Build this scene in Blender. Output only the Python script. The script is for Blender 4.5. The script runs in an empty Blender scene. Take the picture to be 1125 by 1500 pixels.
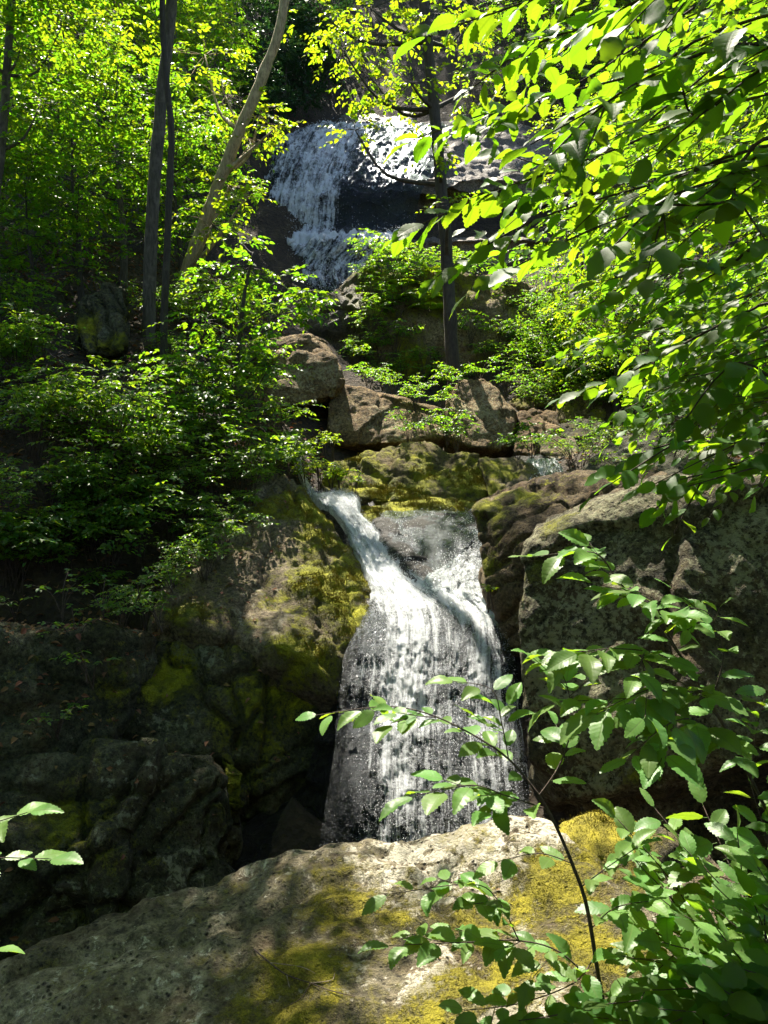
import bpy, bmesh, math, random
import numpy as np
from mathutils import Matrix, Vector

# ------------------------------------------------------------------ camera, sky, sun, exposure
scene = bpy.context.scene
COL = scene.collection
FPX, CXP, CYP = 1091.0, 562.5, 750.0          # focal length and centre for a 1125 x 1500 frame
PITCH = math.radians(5.8)                      # looking slightly down
cam_data = bpy.data.cameras.new('camera')
cam_data.sensor_fit = 'VERTICAL'
cam_data.sensor_height = 36.0
cam_data.lens = 36.0 * FPX / 1500.0
cam_data.clip_start = 0.05
cam_data.clip_end = 600.0
cam = bpy.data.objects.new('camera', cam_data)
COL.objects.link(cam)
cam.location = (0, 0, 0)
cam.rotation_euler = (math.radians(90) - PITCH, 0, 0)
scene.camera = cam

SUN_ELEV, SUN_AZ = math.radians(58.0), math.radians(-20.0)   # azimuth from +Y, positive to +X
SUN_DIR = np.array([math.sin(SUN_AZ) * math.cos(SUN_ELEV), math.cos(SUN_AZ) * math.cos(SUN_ELEV), math.sin(SUN_ELEV)])
world = bpy.data.worlds.new('World')
scene.world = world
world.use_nodes = True
wn = world.node_tree.nodes
sky = wn.new('ShaderNodeTexSky')
sky.sky_type = 'NISHITA'
sky.sun_disc = False
sky.sun_elevation = SUN_ELEV
sky.sun_rotation = SUN_AZ
world.node_tree.links.new(sky.outputs[0], wn['Background'].inputs[0])
wn['Background'].inputs[1].default_value = 0.07
sun_data = bpy.data.lights.new('sun', 'SUN')
sun_data.energy = 5.0
sun_data.angle = math.radians(0.5)
sun_data.color = (1.0, 0.92, 0.78)
sun = bpy.data.objects.new('sun', sun_data)
COL.objects.link(sun)
sun.rotation_euler = Vector(SUN_DIR).to_track_quat('Z', 'Y').to_euler()
sun.location = (0, 10, 30)
vs = scene.view_settings
vs.view_transform = 'Standard'
vs.look = 'None'
vs.exposure = 2.0
vs.gamma = 1.0
cy = scene.cycles
cy.max_bounces = 6
cy.diffuse_bounces = 3
cy.glossy_bounces = 2
cy.transmission_bounces = 4
cy.transparent_max_bounces = 8
cy.caustics_reflective = False
cy.caustics_refractive = False
cy.sample_clamp_indirect = 6.0
cy.use_denoising = True
cy.use_adaptive_sampling = True
cy.adaptive_threshold = 0.03

# ------------------------------------------------------------------ helpers
RNG = np.random.default_rng(11)
Z3 = np.array([0.0, 0.0, 1.0])
_f = np.array([0, math.cos(PITCH), -math.sin(PITCH)])
_u = np.array([0, math.sin(PITCH), math.cos(PITCH)])


def P(px, py, d):
    """World point seen at photo pixel (px, py) whose distance along Y is d."""
    r = _f + np.array([1.0, 0, 0]) * ((px - CXP) / FPX) + _u * ((CYP - py) / FPX)
    return r * (d / r[1])


def nrm(a):
    return a / np.maximum(np.linalg.norm(a, axis=-1, keepdims=True), 1e-9)


_g = np.random.default_rng(5).normal(size=(256, 3))
_g = nrm(_g)


def perlin(p):
    i = np.floor(p).astype(np.int64)
    f = p - i
    w = f * f * f * (f * (f * 6 - 15) + 10)
    out = np.zeros(len(p))
    for dx in (0, 1):
        for dy in (0, 1):
            for dz in (0, 1):
                h = ((i[:, 0] + dx) * 73856093) ^ ((i[:, 1] + dy) * 19349663) ^ ((i[:, 2] + dz) * 83492791)
                h = (h ^ (h >> 13)) * 1274126177
                g = _g[(h ^ (h >> 16)) & 255]
                q = f - np.array([dx, dy, dz])
                ww = (w[:, 0] if dx else 1 - w[:, 0]) * (w[:, 1] if dy else 1 - w[:, 1]) * (w[:, 2] if dz else 1 - w[:, 2])
                out += ww * (g * q).sum(1)
    return out * 1.6


def fbm(p, octaves=4, lac=2.1, gain=0.5):
    a, s, o = 1.0, np.zeros(len(p)), p.copy()
    for k in range(octaves):
        s += a * perlin(o + 17.3 * k)
        o = o * lac
        a *= gain
    return s


def np_mesh(name, V, T=None, Q=None, smooth=True, mat=None, attrs=None, uv=None):
    me = bpy.data.meshes.new(name)
    V = np.asarray(V, dtype=np.float32)
    me.vertices.add(len(V))
    me.vertices.foreach_set('co', V.ravel())
    loops, starts, n = [], [], 0
    for F, k in ((T, 3), (Q, 4)):
        if F is not None and len(F):
            F = np.asarray(F, dtype=np.int32)
            loops.append(F.ravel())
            starts.append(n + np.arange(len(F), dtype=np.int32) * k)
            n += F.size
    loops = np.concatenate(loops)
    starts = np.concatenate(starts)
    me.loops.add(len(loops))
    me.loops.foreach_set('vertex_index', loops)
    me.polygons.add(len(starts))
    me.polygons.foreach_set('loop_start', starts)
    me.update(calc_edges=True)
    me.polygons.foreach_set('use_smooth', np.full(len(starts), smooth))
    if attrs:
        for k, v in attrs.items():
            a = me.attributes.new(k, 'FLOAT', 'POINT')
            a.data.foreach_set('value', np.asarray(v, dtype=np.float32))
    if uv is not None:
        l = me.uv_layers.new(name='flow')
        l.data.foreach_set('uv', np.asarray(uv, dtype=np.float32)[loops].ravel())
    if mat:
        me.materials.append(mat)
    me.validate()
    return me


def link(name, data, parent=None, loc=None):
    o = bpy.data.objects.new(name, data)
    COL.objects.link(o)
    if parent is not None:
        o.parent = parent
    if loc is not None:
        o.location = loc
    return o


def tag(o, label, cat, group=None):
    o['label'] = label
    o['category'] = cat
    if group:
        o['group'] = group
    return o


def empty(name, loc, label, cat, group=None):
    o = link(name, None, None, loc)
    o.empty_display_size = 0.1
    return tag(o, label, cat, group)


def structure(o):
    o['kind'] = 'structure'
    return o


def put(name, V, origin, parent=None, **kw):
    """Mesh given in world coordinates, stored around its own origin."""
    me = np_mesh(name, np.asarray(V) - np.asarray(origin), **kw)
    if parent is not None:
        return link(name, me, parent, np.asarray(origin) - np.asarray(parent.location))
    return link(name, me, None, origin)


def copy_tree(root, loc, rz, s, label=None, group=None):
    r = root.copy()
    COL.objects.link(r)
    r.location = loc
    r.rotation_euler = (0, 0, rz)
    r.scale = (s, s, s)
    if label:
        r['label'] = label
    if group:
        r['group'] = group
    for ch in root.children:
        c = ch.copy()
        COL.objects.link(c)
        c.parent = r
    return r


def tube(path, radii, seg=8, wob=0.0, sub=6):
    """Tapered tube along a smooth path; returns verts, quads."""
    path = np.asarray(path, float)
    radii = np.asarray(radii, float)
    n = len(path)
    tt = np.linspace(0, n - 1, (n - 1) * sub + 1)
    i = np.clip(np.floor(tt).astype(int), 0, n - 2)
    f = (tt - i)[:, None]
    p0, p1, p2, p3 = path[np.maximum(i - 1, 0)], path[i], path[i + 1], path[np.minimum(i + 2, n - 1)]
    C = 0.5 * (2 * p1 + (p2 - p0) * f + (2 * p0 - 5 * p1 + 4 * p2 - p3) * f ** 2 + (3 * p1 - p0 - 3 * p2 + p3) * f ** 3)
    R = np.interp(tt, np.arange(n), radii)
    D = nrm(np.gradient(C, axis=0))
    ref = np.array([0.31, 0.9, 0.2]) if abs(D[:, 2]).mean() > 0.6 else Z3
    A = nrm(np.cross(D, ref))
    B = np.cross(D, A)
    th = np.linspace(0, 2 * math.pi, seg, endpoint=False)
    V = C[:, None] + R[:, None, None] * (np.cos(th)[None, :, None] * A[:, None] + np.sin(th)[None, :, None] * B[:, None])
    V = V.reshape(-1, 3)
    if wob:
        cc = np.repeat(C, seg, 0)
        k = fbm(V * 3.0 / max(radii.max() * 6, 0.05), 3)
        V = cc + (V - cc) * (1 + wob * k[:, None])
    m = len(C)
    a = np.arange(m - 1)[:, None] * seg
    j = np.arange(seg)[None]
    jn = (j + 1) % seg
    Q = np.stack([a + j, a + jn, a + seg + jn, a + seg + j], -1).reshape(-1, 4)
    V = np.vstack([V, C[-1:]])
    e = (m - 1) * seg
    T = np.stack([e + np.arange(seg), e + (np.arange(seg) + 1) % seg, np.full(seg, len(V) - 1)], -1)
    return V, Q, T


def join(parts):
    Vs, Qs, Ts, n = [], [], [], 0
    for V, Q, T in parts:
        Vs.append(V)
        if Q is not None:
            Qs.append(np.asarray(Q) + n)
        if T is not None:
            Ts.append(np.asarray(T) + n)
        n += len(V)
    return np.vstack(Vs), (np.vstack(Qs) if Qs else None), (np.vstack(Ts) if Ts else None)


# ------------------------------------------------------------------ materials
class NT:
    def __init__(self, name):
        self.m = bpy.data.materials.new(name)
        self.m.use_nodes = True
        self.t = self.m.node_tree
        self.t.nodes.clear()
        self.out = self.t.nodes.new('ShaderNodeOutputMaterial')

    def n(self, kind, **kw):
        nd = self.t.nodes.new('ShaderNode' + kind)
        for k, v in kw.items():
            setattr(nd, k, v)
        return nd

    def l(self, a, b):
        self.t.links.new(a, b)

    def set(self, sock, v):
        if isinstance(v, bpy.types.NodeSocket):
            self.l(v, sock)
        elif isinstance(v, (tuple, list)) and len(v) == 3 and sock.type == 'RGBA':
            sock.default_value = (*v, 1)
        else:
            sock.default_value = v

    def noise(self, vec, scale, detail=5.0, rough=0.55, dist=0.0):
        x = self.n('TexNoise')
        self.l(vec, x.inputs['Vector'])
        x.inputs['Scale'].default_value = scale
        x.inputs['Detail'].default_value = detail
        x.inputs['Roughness'].default_value = rough
        x.inputs['Distortion'].default_value = dist
        return x.outputs[0]

    def ramp(self, fac, *stops):
        r = self.n('ValToRGB')
        e = r.color_ramp.elements
        while len(e) < len(stops):
            e.new(0.5)
        for el, (p, c) in zip(e, stops):
            el.position = p
            el.color = (*c, 1) if isinstance(c, (tuple, list)) else (c, c, c, 1)
        self.l(fac, r.inputs[0])
        return r.outputs[0]

    def math(self, op, a, b=0.0, clamp=False):
        x = self.n('Math', operation=op, use_clamp=clamp)
        self.set(x.inputs[0], a)
        self.set(x.inputs[1], b)
        return x.outputs[0]

    def mix(self, fac, a, b, kind='MIX'):
        x = self.n('Mix', data_type='RGBA', blend_type=kind)
        self.set(x.inputs[0], fac)
        self.set(x.inputs[6], a)
        self.set(x.inputs[7], b)
        return x.outputs[2]

    def attr(self, name):
        return self.n('Attribute', attribute_name=name).outputs['Fac']

    def bump(self, height, strength, dist, normal=None):
        b = self.n('Bump')
        b.inputs['Strength'].default_value = strength
        b.inputs['Distance'].default_value = dist
        self.l(height, b.inputs['Height'])
        if normal is not None:
            self.l(normal, b.inputs['Normal'])
        return b.outputs[0]

    def principled(self, **kw):
        p = self.n('BsdfPrincipled')
        for k, v in kw.items():
            self.set(p.inputs[k], v)
        return p

    def done(self, shader):
        self.l(shader, self.out.inputs['Surface'])
        return self.m


MOSS_D, MOSS_L = (0.06, 0.072, 0.007), (0.31, 0.30, 0.011)


def rock_material(name, dark, mid, light, lichen=(0.40, 0.40, 0.32), lich_thr=0.62, spot=0.5, moss_bias=0.0, rust=0.0, lscale=5.0, mossc=None, lw=0.11):
    m = NT(name)
    co = m.n('TexCoord').outputs['Object']
    n1 = m.noise(co, 1.3, 6, 0.66, 0.5)
    base = m.ramp(n1, (0.28, dark), (0.50, mid), (0.74, light))
    n2 = m.noise(co, 19, 5, 0.78)
    base = m.mix(0.9, base, m.ramp(n2, (0.38, 0.22), (0.50, 0.85), (0.62, 1.65)), 'MULTIPLY')
    if rust:
        nr = m.noise(co, 2.3, 4, 0.6, 0.8)
        base = m.mix(m.math('MULTIPLY', m.ramp(nr, (0.48, 0.0), (0.68, 1.0)), rust), base, (0.13, 0.060, 0.022))
    # lichen crusts
    nl2 = m.noise(co, lscale * 3.6, 5, 0.7, 0.3)
    ls = m.math('ADD', m.math('MULTIPLY', n1, 0.35), m.math('MULTIPLY', nl2, 0.65))
    ls = m.math('ADD', ls, m.math('MULTIPLY', m.attr('lichen'), lw))
    lm = m.ramp(ls, (lich_thr, 0.0), (lich_thr + 0.05, 1.0))
    base = m.mix(m.math('MULTIPLY', lm, 0.8), base, m.mix(0.6, lichen, m.ramp(n2, (0.3, 0.5), (0.7, 1.3)), 'MULTIPLY'))
    # dark pits
    vd = m.n('TexVoronoi', feature='F1')
    m.l(co, vd.inputs['Vector'])
    vd.inputs['Scale'].default_value = 30
    pit = m.ramp(vd.outputs['Distance'], (0.14, 1.0), (0.34, 0.0))
    pit = m.math('MULTIPLY', pit, m.ramp(nl2, (0.44, 1.0), (0.56, 0.0)))
    base = m.mix(m.math('MULTIPLY', pit, spot), base, tuple(c * 0.18 for c in dark))
    # moss
    geo = m.n('NewGeometry')
    sep = m.n('SeparateXYZ')
    m.l(geo.outputs['Normal'], sep.inputs[0])
    nmo = m.noise(co, 2.6, 7, 0.72, 0.4)
    ms = m.math('ADD', m.math('MULTIPLY', m.attr('moss'), 0.55), m.math('MULTIPLY', m.math('SUBTRACT', nmo, 0.5), 1.5))
    ms = m.math('ADD', ms, m.math('MULTIPLY', m.math('SUBTRACT', n2, 0.5), 0.95))
    ms = m.math('ADD', ms, m.math('MULTIPLY', sep.outputs[2], 0.14))
    ms = m.math('ADD', ms, moss_bias)
    mm = m.ramp(ms, (0.30, 0.0), (0.60, 1.0))
    nmf = m.noise(co, 110, 2, 0.7)
    mcol = m.ramp(nmo, (0.38, (mossc or (MOSS_D, MOSS_L))[0]), (0.68, (mossc or (MOSS_D, MOSS_L))[1]))
    mcol = m.mix(0.7, mcol, m.ramp(nmf, (0.3, 0.35), (0.7, 1.45)), 'MULTIPLY')
    base = m.mix(mm, base, mcol)
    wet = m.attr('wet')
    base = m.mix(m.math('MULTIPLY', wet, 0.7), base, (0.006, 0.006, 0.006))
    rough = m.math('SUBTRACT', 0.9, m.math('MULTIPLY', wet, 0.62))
    hb = m.math('ADD', m.math('MULTIPLY', nl2, 0.6), m.math('MULTIPLY', n2, 0.7))
    hb = m.math('SUBTRACT', hb, m.math('MULTIPLY', pit, 0.3))
    hb = m.math('ADD', hb, m.math('MULTIPLY', mm, 0.35))
    nor = m.bump(hb, 0.95, 0.07)
    p = m.principled(**{'Base Color': base, 'Roughness': rough, 'Normal': nor, 'Specular IOR Level': 0.3})
    return m.done(p.outputs[0])


M_FG = rock_material('lichen_granite', (0.028, 0.024, 0.013), (0.14, 0.12, 0.076), (0.37, 0.32, 0.235), (0.62, 0.57, 0.46), 0.575, 0.95, 0.06, 0.3, 4.0, ((0.07, 0.062, 0.008), (0.25, 0.215, 0.012)), 0.15)
M_RIGHT = rock_material('crusted_granite', (0.020, 0.018, 0.010), (0.075, 0.067, 0.038), (0.18, 0.16, 0.098), (0.23, 0.225, 0.14), 0.55, 0.95, -0.02, 0.3, 6.0)
M_DARK = rock_material('shaded_gneiss', (0.016, 0.016, 0.008), (0.062, 0.062, 0.036), (0.165, 0.16, 0.105), (0.24, 0.245, 0.165), 0.59, 0.6, 0.08, 0.2, 3.2)  # albedo darkened to hold deep shade as well as dark wet moss
M_LEFT = rock_material('mossy_slab_rock', (0.06, 0.046, 0.024), (0.18, 0.142, 0.09), (0.34, 0.285, 0.20), (0.36, 0.32, 0.235), 0.61, 0.6, 0.12, 0.15, 3.5)
M_BROWN = rock_material('brown_boulder_rock', (0.06, 0.038, 0.016), (0.17, 0.115, 0.052), (0.32, 0.235, 0.125), (0.31, 0.27, 0.155), 0.59, 0.7, 0.04, 0.35, 5.0)
M_LEDGE = rock_material('ledge_rock', (0.03, 0.021, 0.010), (0.09, 0.064, 0.032), (0.19, 0.14, 0.076), (0.22, 0.20, 0.125), 0.59, 0.7, 0.10, 0.25, 5.0)
M_DOME = rock_material('mossy_dome_rock', (0.06, 0.044, 0.018), (0.17, 0.127, 0.06), (0.33, 0.27, 0.17), (0.42, 0.38, 0.28), 0.60, 0.7, 0.32, 0.3, 5.0)
M_CLIFF = rock_material('wet_cliff_rock', (0.07, 0.053, 0.03), (0.18, 0.137, 0.075), (0.32, 0.255, 0.155), (0.3, 0.27, 0.18), 0.62, 0.4, 0.18, 0.5, 2.2)
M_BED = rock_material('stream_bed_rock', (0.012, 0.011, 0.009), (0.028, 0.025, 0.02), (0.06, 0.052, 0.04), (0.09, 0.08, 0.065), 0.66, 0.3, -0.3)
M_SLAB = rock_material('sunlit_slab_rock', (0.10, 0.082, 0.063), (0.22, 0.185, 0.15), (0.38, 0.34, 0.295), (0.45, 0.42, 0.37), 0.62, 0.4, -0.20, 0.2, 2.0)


def leaf_material(name, refl, trans, tfac=0.5, gloss=0.38, veins=False, hue=0.03):
    m = NT(name)
    g = m.n('NewGeometry')
    oi = m.n('ObjectInfo')
    rnd = m.math('FRACT', m.math('ADD', g.outputs['Random Per Island'], oi.outputs['Random']))
    rnd2 = m.math('FRACT', m.math('MULTIPLY', rnd, 7.31))
    h = m.math('ADD', 0.5 - hue, m.math('MULTIPLY', rnd, hue * 2))
    v = m.math('ADD', 0.72, m.math('MULTIPLY', rnd2, 0.55))

    def vary(c):
        x = m.n('HueSaturation')
        m.set(x.inputs['Hue'], h)
        m.set(x.inputs['Value'], v)
        m.set(x.inputs['Color'], c)
        return x.outputs[0]
    a, b = vary(refl), vary(trans)
    kw = {}
    if veins:
        uv = m.n('UVMap', uv_map='leaf')
        sp = m.n('SeparateXYZ')
        m.l(uv.outputs[0], sp.inputs[0])
        ay = m.math('ABSOLUTE', sp.outputs[1])
        mid = m.ramp(ay, (0.010, 1.0), (0.028, 0.0))
        ph = m.math('FRACT', m.math('MULTIPLY', m.math('SUBTRACT', sp.outputs[0], m.math('MULTIPLY', ay, 0.75)), 9.0))
        tri = m.math('ABSOLUTE', m.math('SUBTRACT', ph, 0.5))
        side = m.ramp(tri, (0.0, 1.0), (0.11, 0.0))
        vn = m.math('MAXIMUM', mid, m.math('MULTIPLY', side, 0.55))
        a = m.mix(m.math('MULTIPLY', vn, 0.5), a, (0.13, 0.19, 0.06))
        b = m.mix(m.math('MULTIPLY', vn, 0.55), b, tuple(c * 0.45 for c in trans))
        kw['Normal'] = m.bump(m.math('ADD', tri, m.math('MULTIPLY', mid, -0.8)), 0.14, 0.003)
    p = m.principled(**{'Base Color': a, 'Roughness': gloss, 'Specular IOR Level': 0.32, **kw})
    t = m.n('BsdfTranslucent')
    m.l(b, t.inputs['Color'])
    x = m.n('MixShader')
    x.inputs[0].default_value = tfac
    m.l(p.outputs[0], x.inputs[1])
    m.l(t.outputs[0], x.inputs[2])
    return m.done(x.outputs[0])


L_FAR = leaf_material('forest_leaf', (0.05, 0.115, 0.018), (0.225, 0.43, 0.010), 0.55)
L_LEFT = leaf_material('bank_leaf', (0.055, 0.12, 0.022), (0.25, 0.43, 0.016), 0.52, 0.38)
L_YEL = leaf_material('sunny_leaf', (0.06, 0.125, 0.015), (0.33, 0.48, 0.010), 0.58)
L_NEAR = leaf_material('broad_leaf', (0.045, 0.115, 0.02), (0.235, 0.43, 0.010), 0.58, 0.52, True, 0.02)
L_SAP = leaf_material('sapling_leaf', (0.10, 0.195, 0.05), (0.28, 0.46, 0.018), 0.44, 0.42, True, 0.02)
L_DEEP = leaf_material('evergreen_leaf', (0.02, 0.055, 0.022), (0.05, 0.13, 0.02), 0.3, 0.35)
L_GRASS = leaf_material('grass_blade', (0.06, 0.11, 0.02), (0.24, 0.36, 0.02), 0.45, 0.5)
L_DEAD = leaf_material('dead_leaf', (0.17, 0.085, 0.04), (0.20, 0.09, 0.03), 0.2, 0.7, False, 0.03)


def bark_material(name, dark, light, sx=1.0):
    m = NT(name)
    co = m.n('TexCoord').outputs['Object']
    mp = m.n('Mapping')
    m.l(co, mp.inputs[0])
    mp.inputs['Scale'].default_value = (1, 1, 0.22)
    n1 = m.noise(mp.outputs[0], 26 * sx, 8, 0.65, 0.4)
    n2 = m.noise(co, 5, 5, 0.6)
    c = m.ramp(n1, (0.35, dark), (0.68, light))
    c = m.mix(m.ramp(n2, (0.55, 0.0), (0.68, 0.7)), c, tuple(min(1, x * 1.25) for x in light))
    p = m.principled(**{'Base Color': c, 'Roughness': 0.85, 'Normal': m.bump(n1, 0.9, 0.02)})
    return m.done(p.outputs[0])


BARK_GREY = bark_material('grey_bark', (0.035, 0.03, 0.025), (0.12, 0.105, 0.085))
BARK_DARK = bark_material('dark_bark', (0.02, 0.016, 0.013), (0.06, 0.05, 0.04))
BARK_TAN = bark_material('tan_bark', (0.17, 0.13, 0.07), (0.42, 0.34, 0.20))
BARK_TWIG = bark_material('twig_bark', (0.03, 0.02, 0.016), (0.085, 0.055, 0.042), 3)
BARK_DEAD = bark_material('dead_wood', (0.14, 0.10, 0.07), (0.34, 0.27, 0.2), 2)


def soil_material():
    m = NT('forest_floor')
    co = m.n('TexCoord').outputs['Object']
    n1 = m.noise(co, 1.2, 6, 0.6)
    v = m.n('TexVoronoi')
    m.l(co, v.inputs['Vector'])
    v.inputs['Scale'].default_value = 13
    c = m.ramp(n1, (0.3, (0.014, 0.010, 0.006)), (0.5, (0.032, 0.021, 0.011)), (0.72, (0.06, 0.042, 0.021)))
    sepc = m.n('SeparateColor')
    m.l(v.outputs['Color'], sepc.inputs[0])
    c = m.mix(0.6, c, m.ramp(sepc.outputs[0], (0.1, 0.3), (0.9, 1.5)), 'MULTIPLY')
    h = m.math('ADD', v.outputs['Distance'], m.noise(co, 30, 5, 0.7))
    p = m.principled(**{'Base Color': c, 'Roughness': 0.95, 'Normal': m.bump(h, 0.9, 0.05)})
    return m.done(p.outputs[0])


M_SOIL = soil_material()


def moss_material():
    m = NT('bright_moss')
    co = m.n('TexCoord').outputs['Object']
    c = m.ramp(m.noise(co, 9, 5, 0.6), (0.3, (0.11, 0.095, 0.007)), (0.68, (0.31, 0.26, 0.011)))
    f = m.noise(co, 160, 3, 0.7)
    c = m.mix(0.7, c, m.ramp(f, (0.3, 0.45), (0.7, 1.35)), 'MULTIPLY')
    p = m.principled(**{'Base Color': c, 'Roughness': 0.95, 'Normal': m.bump(f, 0.9, 0.012)})
    return m.done(p.outputs[0])


M_MOSS = moss_material()


def water_material(name, foam_col=(0.74, 0.77, 0.80), film=(0.45, 0.55, 0.56), us=9.0, vs_=1.4, sharp=0.055, grain=34.0, streak=0.5):
    m = NT(name)
    uv = m.n('UVMap', uv_map='flow')
    mp = m.n('Mapping')
    m.l(uv.outputs[0], mp.inputs[0])
    mp.inputs['Scale'].default_value = (us, vs_, 1)
    co = m.n('TexCoord').outputs['Object']
    n1 = m.noise(mp.outputs[0], 1.0, 8, 0.68, 0.7)
    n2 = m.noise(co, grain, 4, 0.8, 0.2)
    n3 = m.noise(co, 2.2, 3, 0.5)
    s = m.math('ADD', m.math('MULTIPLY', n1, streak), m.math('MULTIPLY', n2, 1.0 - streak))
    s = m.math('ADD', s, m.math('MULTIPLY', m.math('SUBTRACT', n3, 0.5), 0.28))
    s = m.math('ADD', s, m.math('MULTIPLY', m.math('SUBTRACT', m.attr('foam'), 0.5), 0.55))
    fm = m.ramp(s, (0.5, 0.0), (0.5 + sharp, 1.0))
    nb = m.bump(m.math('ADD', s, m.math('MULTIPLY', n2, 0.2)), 0.8, 0.06)
    foam = m.principled(**{'Base Color': foam_col, 'Roughness': 0.35, 'Normal': nb, 'Specular IOR Level': 0.5})
    tl = m.n('BsdfTranslucent')
    tl.inputs['Color'].default_value = (*foam_col, 1)
    fx = m.n('MixShader')
    fx.inputs[0].default_value = 0.35
    m.l(foam.outputs[0], fx.inputs[1])
    m.l(tl.outputs[0], fx.inputs[2])
    tr = m.n('BsdfTransparent')
    tr.inputs[0].default_value = (*film, 1)
    gl = m.n('BsdfGlossy')
    gl.inputs['Roughness'].default_value = 0.24
    gl.inputs['Color'].default_value = (0.9, 0.95, 1, 1)
    m.l(nb, gl.inputs['Normal'])
    lw = m.n('LayerWeight')
    lw.inputs[0].default_value = 0.22
    m.l(nb, lw.inputs['Normal'])
    wx = m.n('MixShader')
    m.l(lw.outputs['Fresnel'], wx.inputs[0])
    m.l(tr.outputs[0], wx.inputs[1])
    m.l(gl.outputs[0], wx.inputs[2])
    x = m.n('MixShader')
    m.l(fm, x.inputs[0])
    m.l(wx.outputs[0], x.inputs[1])
    m.l(fx.outputs[0], x.inputs[2])
    return m.done(x.outputs[0])


M_WATER = water_material('cascade_water', us=15.0, vs_=0.8, sharp=0.17, grain=36.0, streak=0.66)
M_WATER_FAR = water_material('upper_fall_water', us=6.0, vs_=0.5, grain=10.0, streak=0.60, sharp=0.14)
M_TEAL = water_material('pool_water', (0.80, 0.86, 0.87), (0.30, 0.42, 0.42), 5, 3, 0.16)


def drop_material():
    m = NT('water_drops')
    p = m.principled(**{'Base Color': (0.9, 0.92, 0.94), 'Roughness': 0.12, 'Specular IOR Level': 0.8})
    t = m.n('BsdfTranslucent')
    t.inputs[0].default_value = (0.9, 0.92, 0.94, 1)
    x = m.n('MixShader')
    x.inputs[0].default_value = 0.4
    m.l(p.outputs[0], x.inputs[1])
    m.l(t.outputs[0], x.inputs[2])
    return m.done(x.outputs[0])


M_DROP = drop_material()

# ------------------------------------------------------------------ ground
GP = [  # (px, py, depth) on the forest floor as the photograph shows it
    (-200, 880, 7.2), (0, 880, 7.4), (150, 870, 7.8), (230, 862, 8.8), (310, 790, 9.9), (375, 722, 11.2), (0, 720, 9.0), (150, 700, 10.0), (290, 670, 11.6), (400, 640, 13.5),
    (0, 520, 13.0), (100, 540, 12.6), (230, 505, 14.0), (330, 500, 16.0), (0, 350, 20.0), (150, 350, 20.0), (290, 380, 19.0), (350, 310, 27.0), (420, 180, 32.0),
    (520, 800, 12.5), (620, 780, 12.5), (600, 690, 15.5), (620, 620, 18.5), (600, 520, 22.0), (540, 440, 25.5), (520, 230, 31.0),
    (830, 680, 13.5), (900, 655, 14.5), (860, 640, 17.0), (1000, 610, 14.4), (1150, 580, 12.0), (820, 480, 21.0), (1000, 430, 20.0), (1200, 420, 17.0), (850, 260, 30.0), (1100, 220, 28.0), (1300, 300, 20.0),
    (0, 1480, 6.1), (200, 1450, 6.6), (-150, 1470, 6.0), (0, 1120, 8.2), (250, 1130, 8.6), (-200, 1100, 8.0), (0, 1000, 8.4), (220, 1000, 9.2), (350, 1200, 8.2), (450, 1000, 9.4), (400, 1310, 8.0), (470, 1290, 8.0), (330, 1330, 7.6),
    (340, 200, 29.0), (360, 120, 31.0), (310, 260, 27.5), (700, 100, 36.0), (900, 120, 34.5), (1000, 230, 30.0), (330, 420, 23.0), (360, 460, 20.5),
    (860, 780, 10.0), (1010, 720, 8.6), (1150, 690, 7.2), (1400, 660, 7.5), (-300, 560, 12), (-500, 700, 9), (-400, 300, 22)]
G3 = [P(*g) for g in GP]
G3 += [np.array(v, float) for v in (
    (0.0, 5.4, -4.6), (-1.2, 5.2, -4.7), (1.2, 5.6, -4.4), (-2.4, 4.6, -4.6), (0.3, 6.5, -4.2), (0.6, 8.2, -3.4), (0.4, 10, -2.6), (-1.0, 7.5, -3.2),
    (-3.5, 4.0, -3.8), (-2.0, 1.6, -4.0), (-1.2, 3.0, -4.8), (0.4, 2.6, -4.4), (0.0, 0.2, -1.75), (0.0, -1.5, -1.7), (1.6, 0.6, -1.8), (1.7, 2.4, -2.3), (2.6, 2.6, -2.2), (1.5, 3.4, -3.2),
    (-1.5, 0.2, -2.0), (2.4, 4.4, -3.4), (4, 4, -2.4), (6, 3, -1.0), (0, -6, -1.0), (-6, -4, -1.5), (7, -4, 0.0), (-6, 3, -2.2), (-9, 6, 0.5), (12, 4, 2.5), (-14, 3, 3), (16, 0, 5), (0, -12, 0), (-16, -10, 2), (16, -10, 4))]
for xx in (-46, -28, -14, 0, 14, 28, 46):
    G3 += [np.array([xx, 40.0, 20.0 + abs(xx) * 0.08]), np.array([xx, 62.0, 41.0]), np.array([xx, 100.0, 78.0])]
    if abs(xx) > 20:
        G3 += [np.array([xx, 20.0, 11.0]), np.array([xx, 5.0, 8.0]), np.array([xx, -14.0, 6.0])]
G3 = np.array(G3)
_n = len(G3)
_K = np.linalg.norm(G3[:, None, :2] - G3[None, :, :2], axis=-1)
_A = np.zeros((_n + 3, _n + 3))
_A[:_n, :_n] = _K - 0.25 * np.eye(_n)
_A[:_n, _n] = 1
_A[:_n, _n + 1:] = G3[:, :2]
_A[_n:, :_n] = _A[:_n, _n:].T
_W = np.linalg.solve(_A, np.concatenate([G3[:, 2], np.zeros(3)]))


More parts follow.
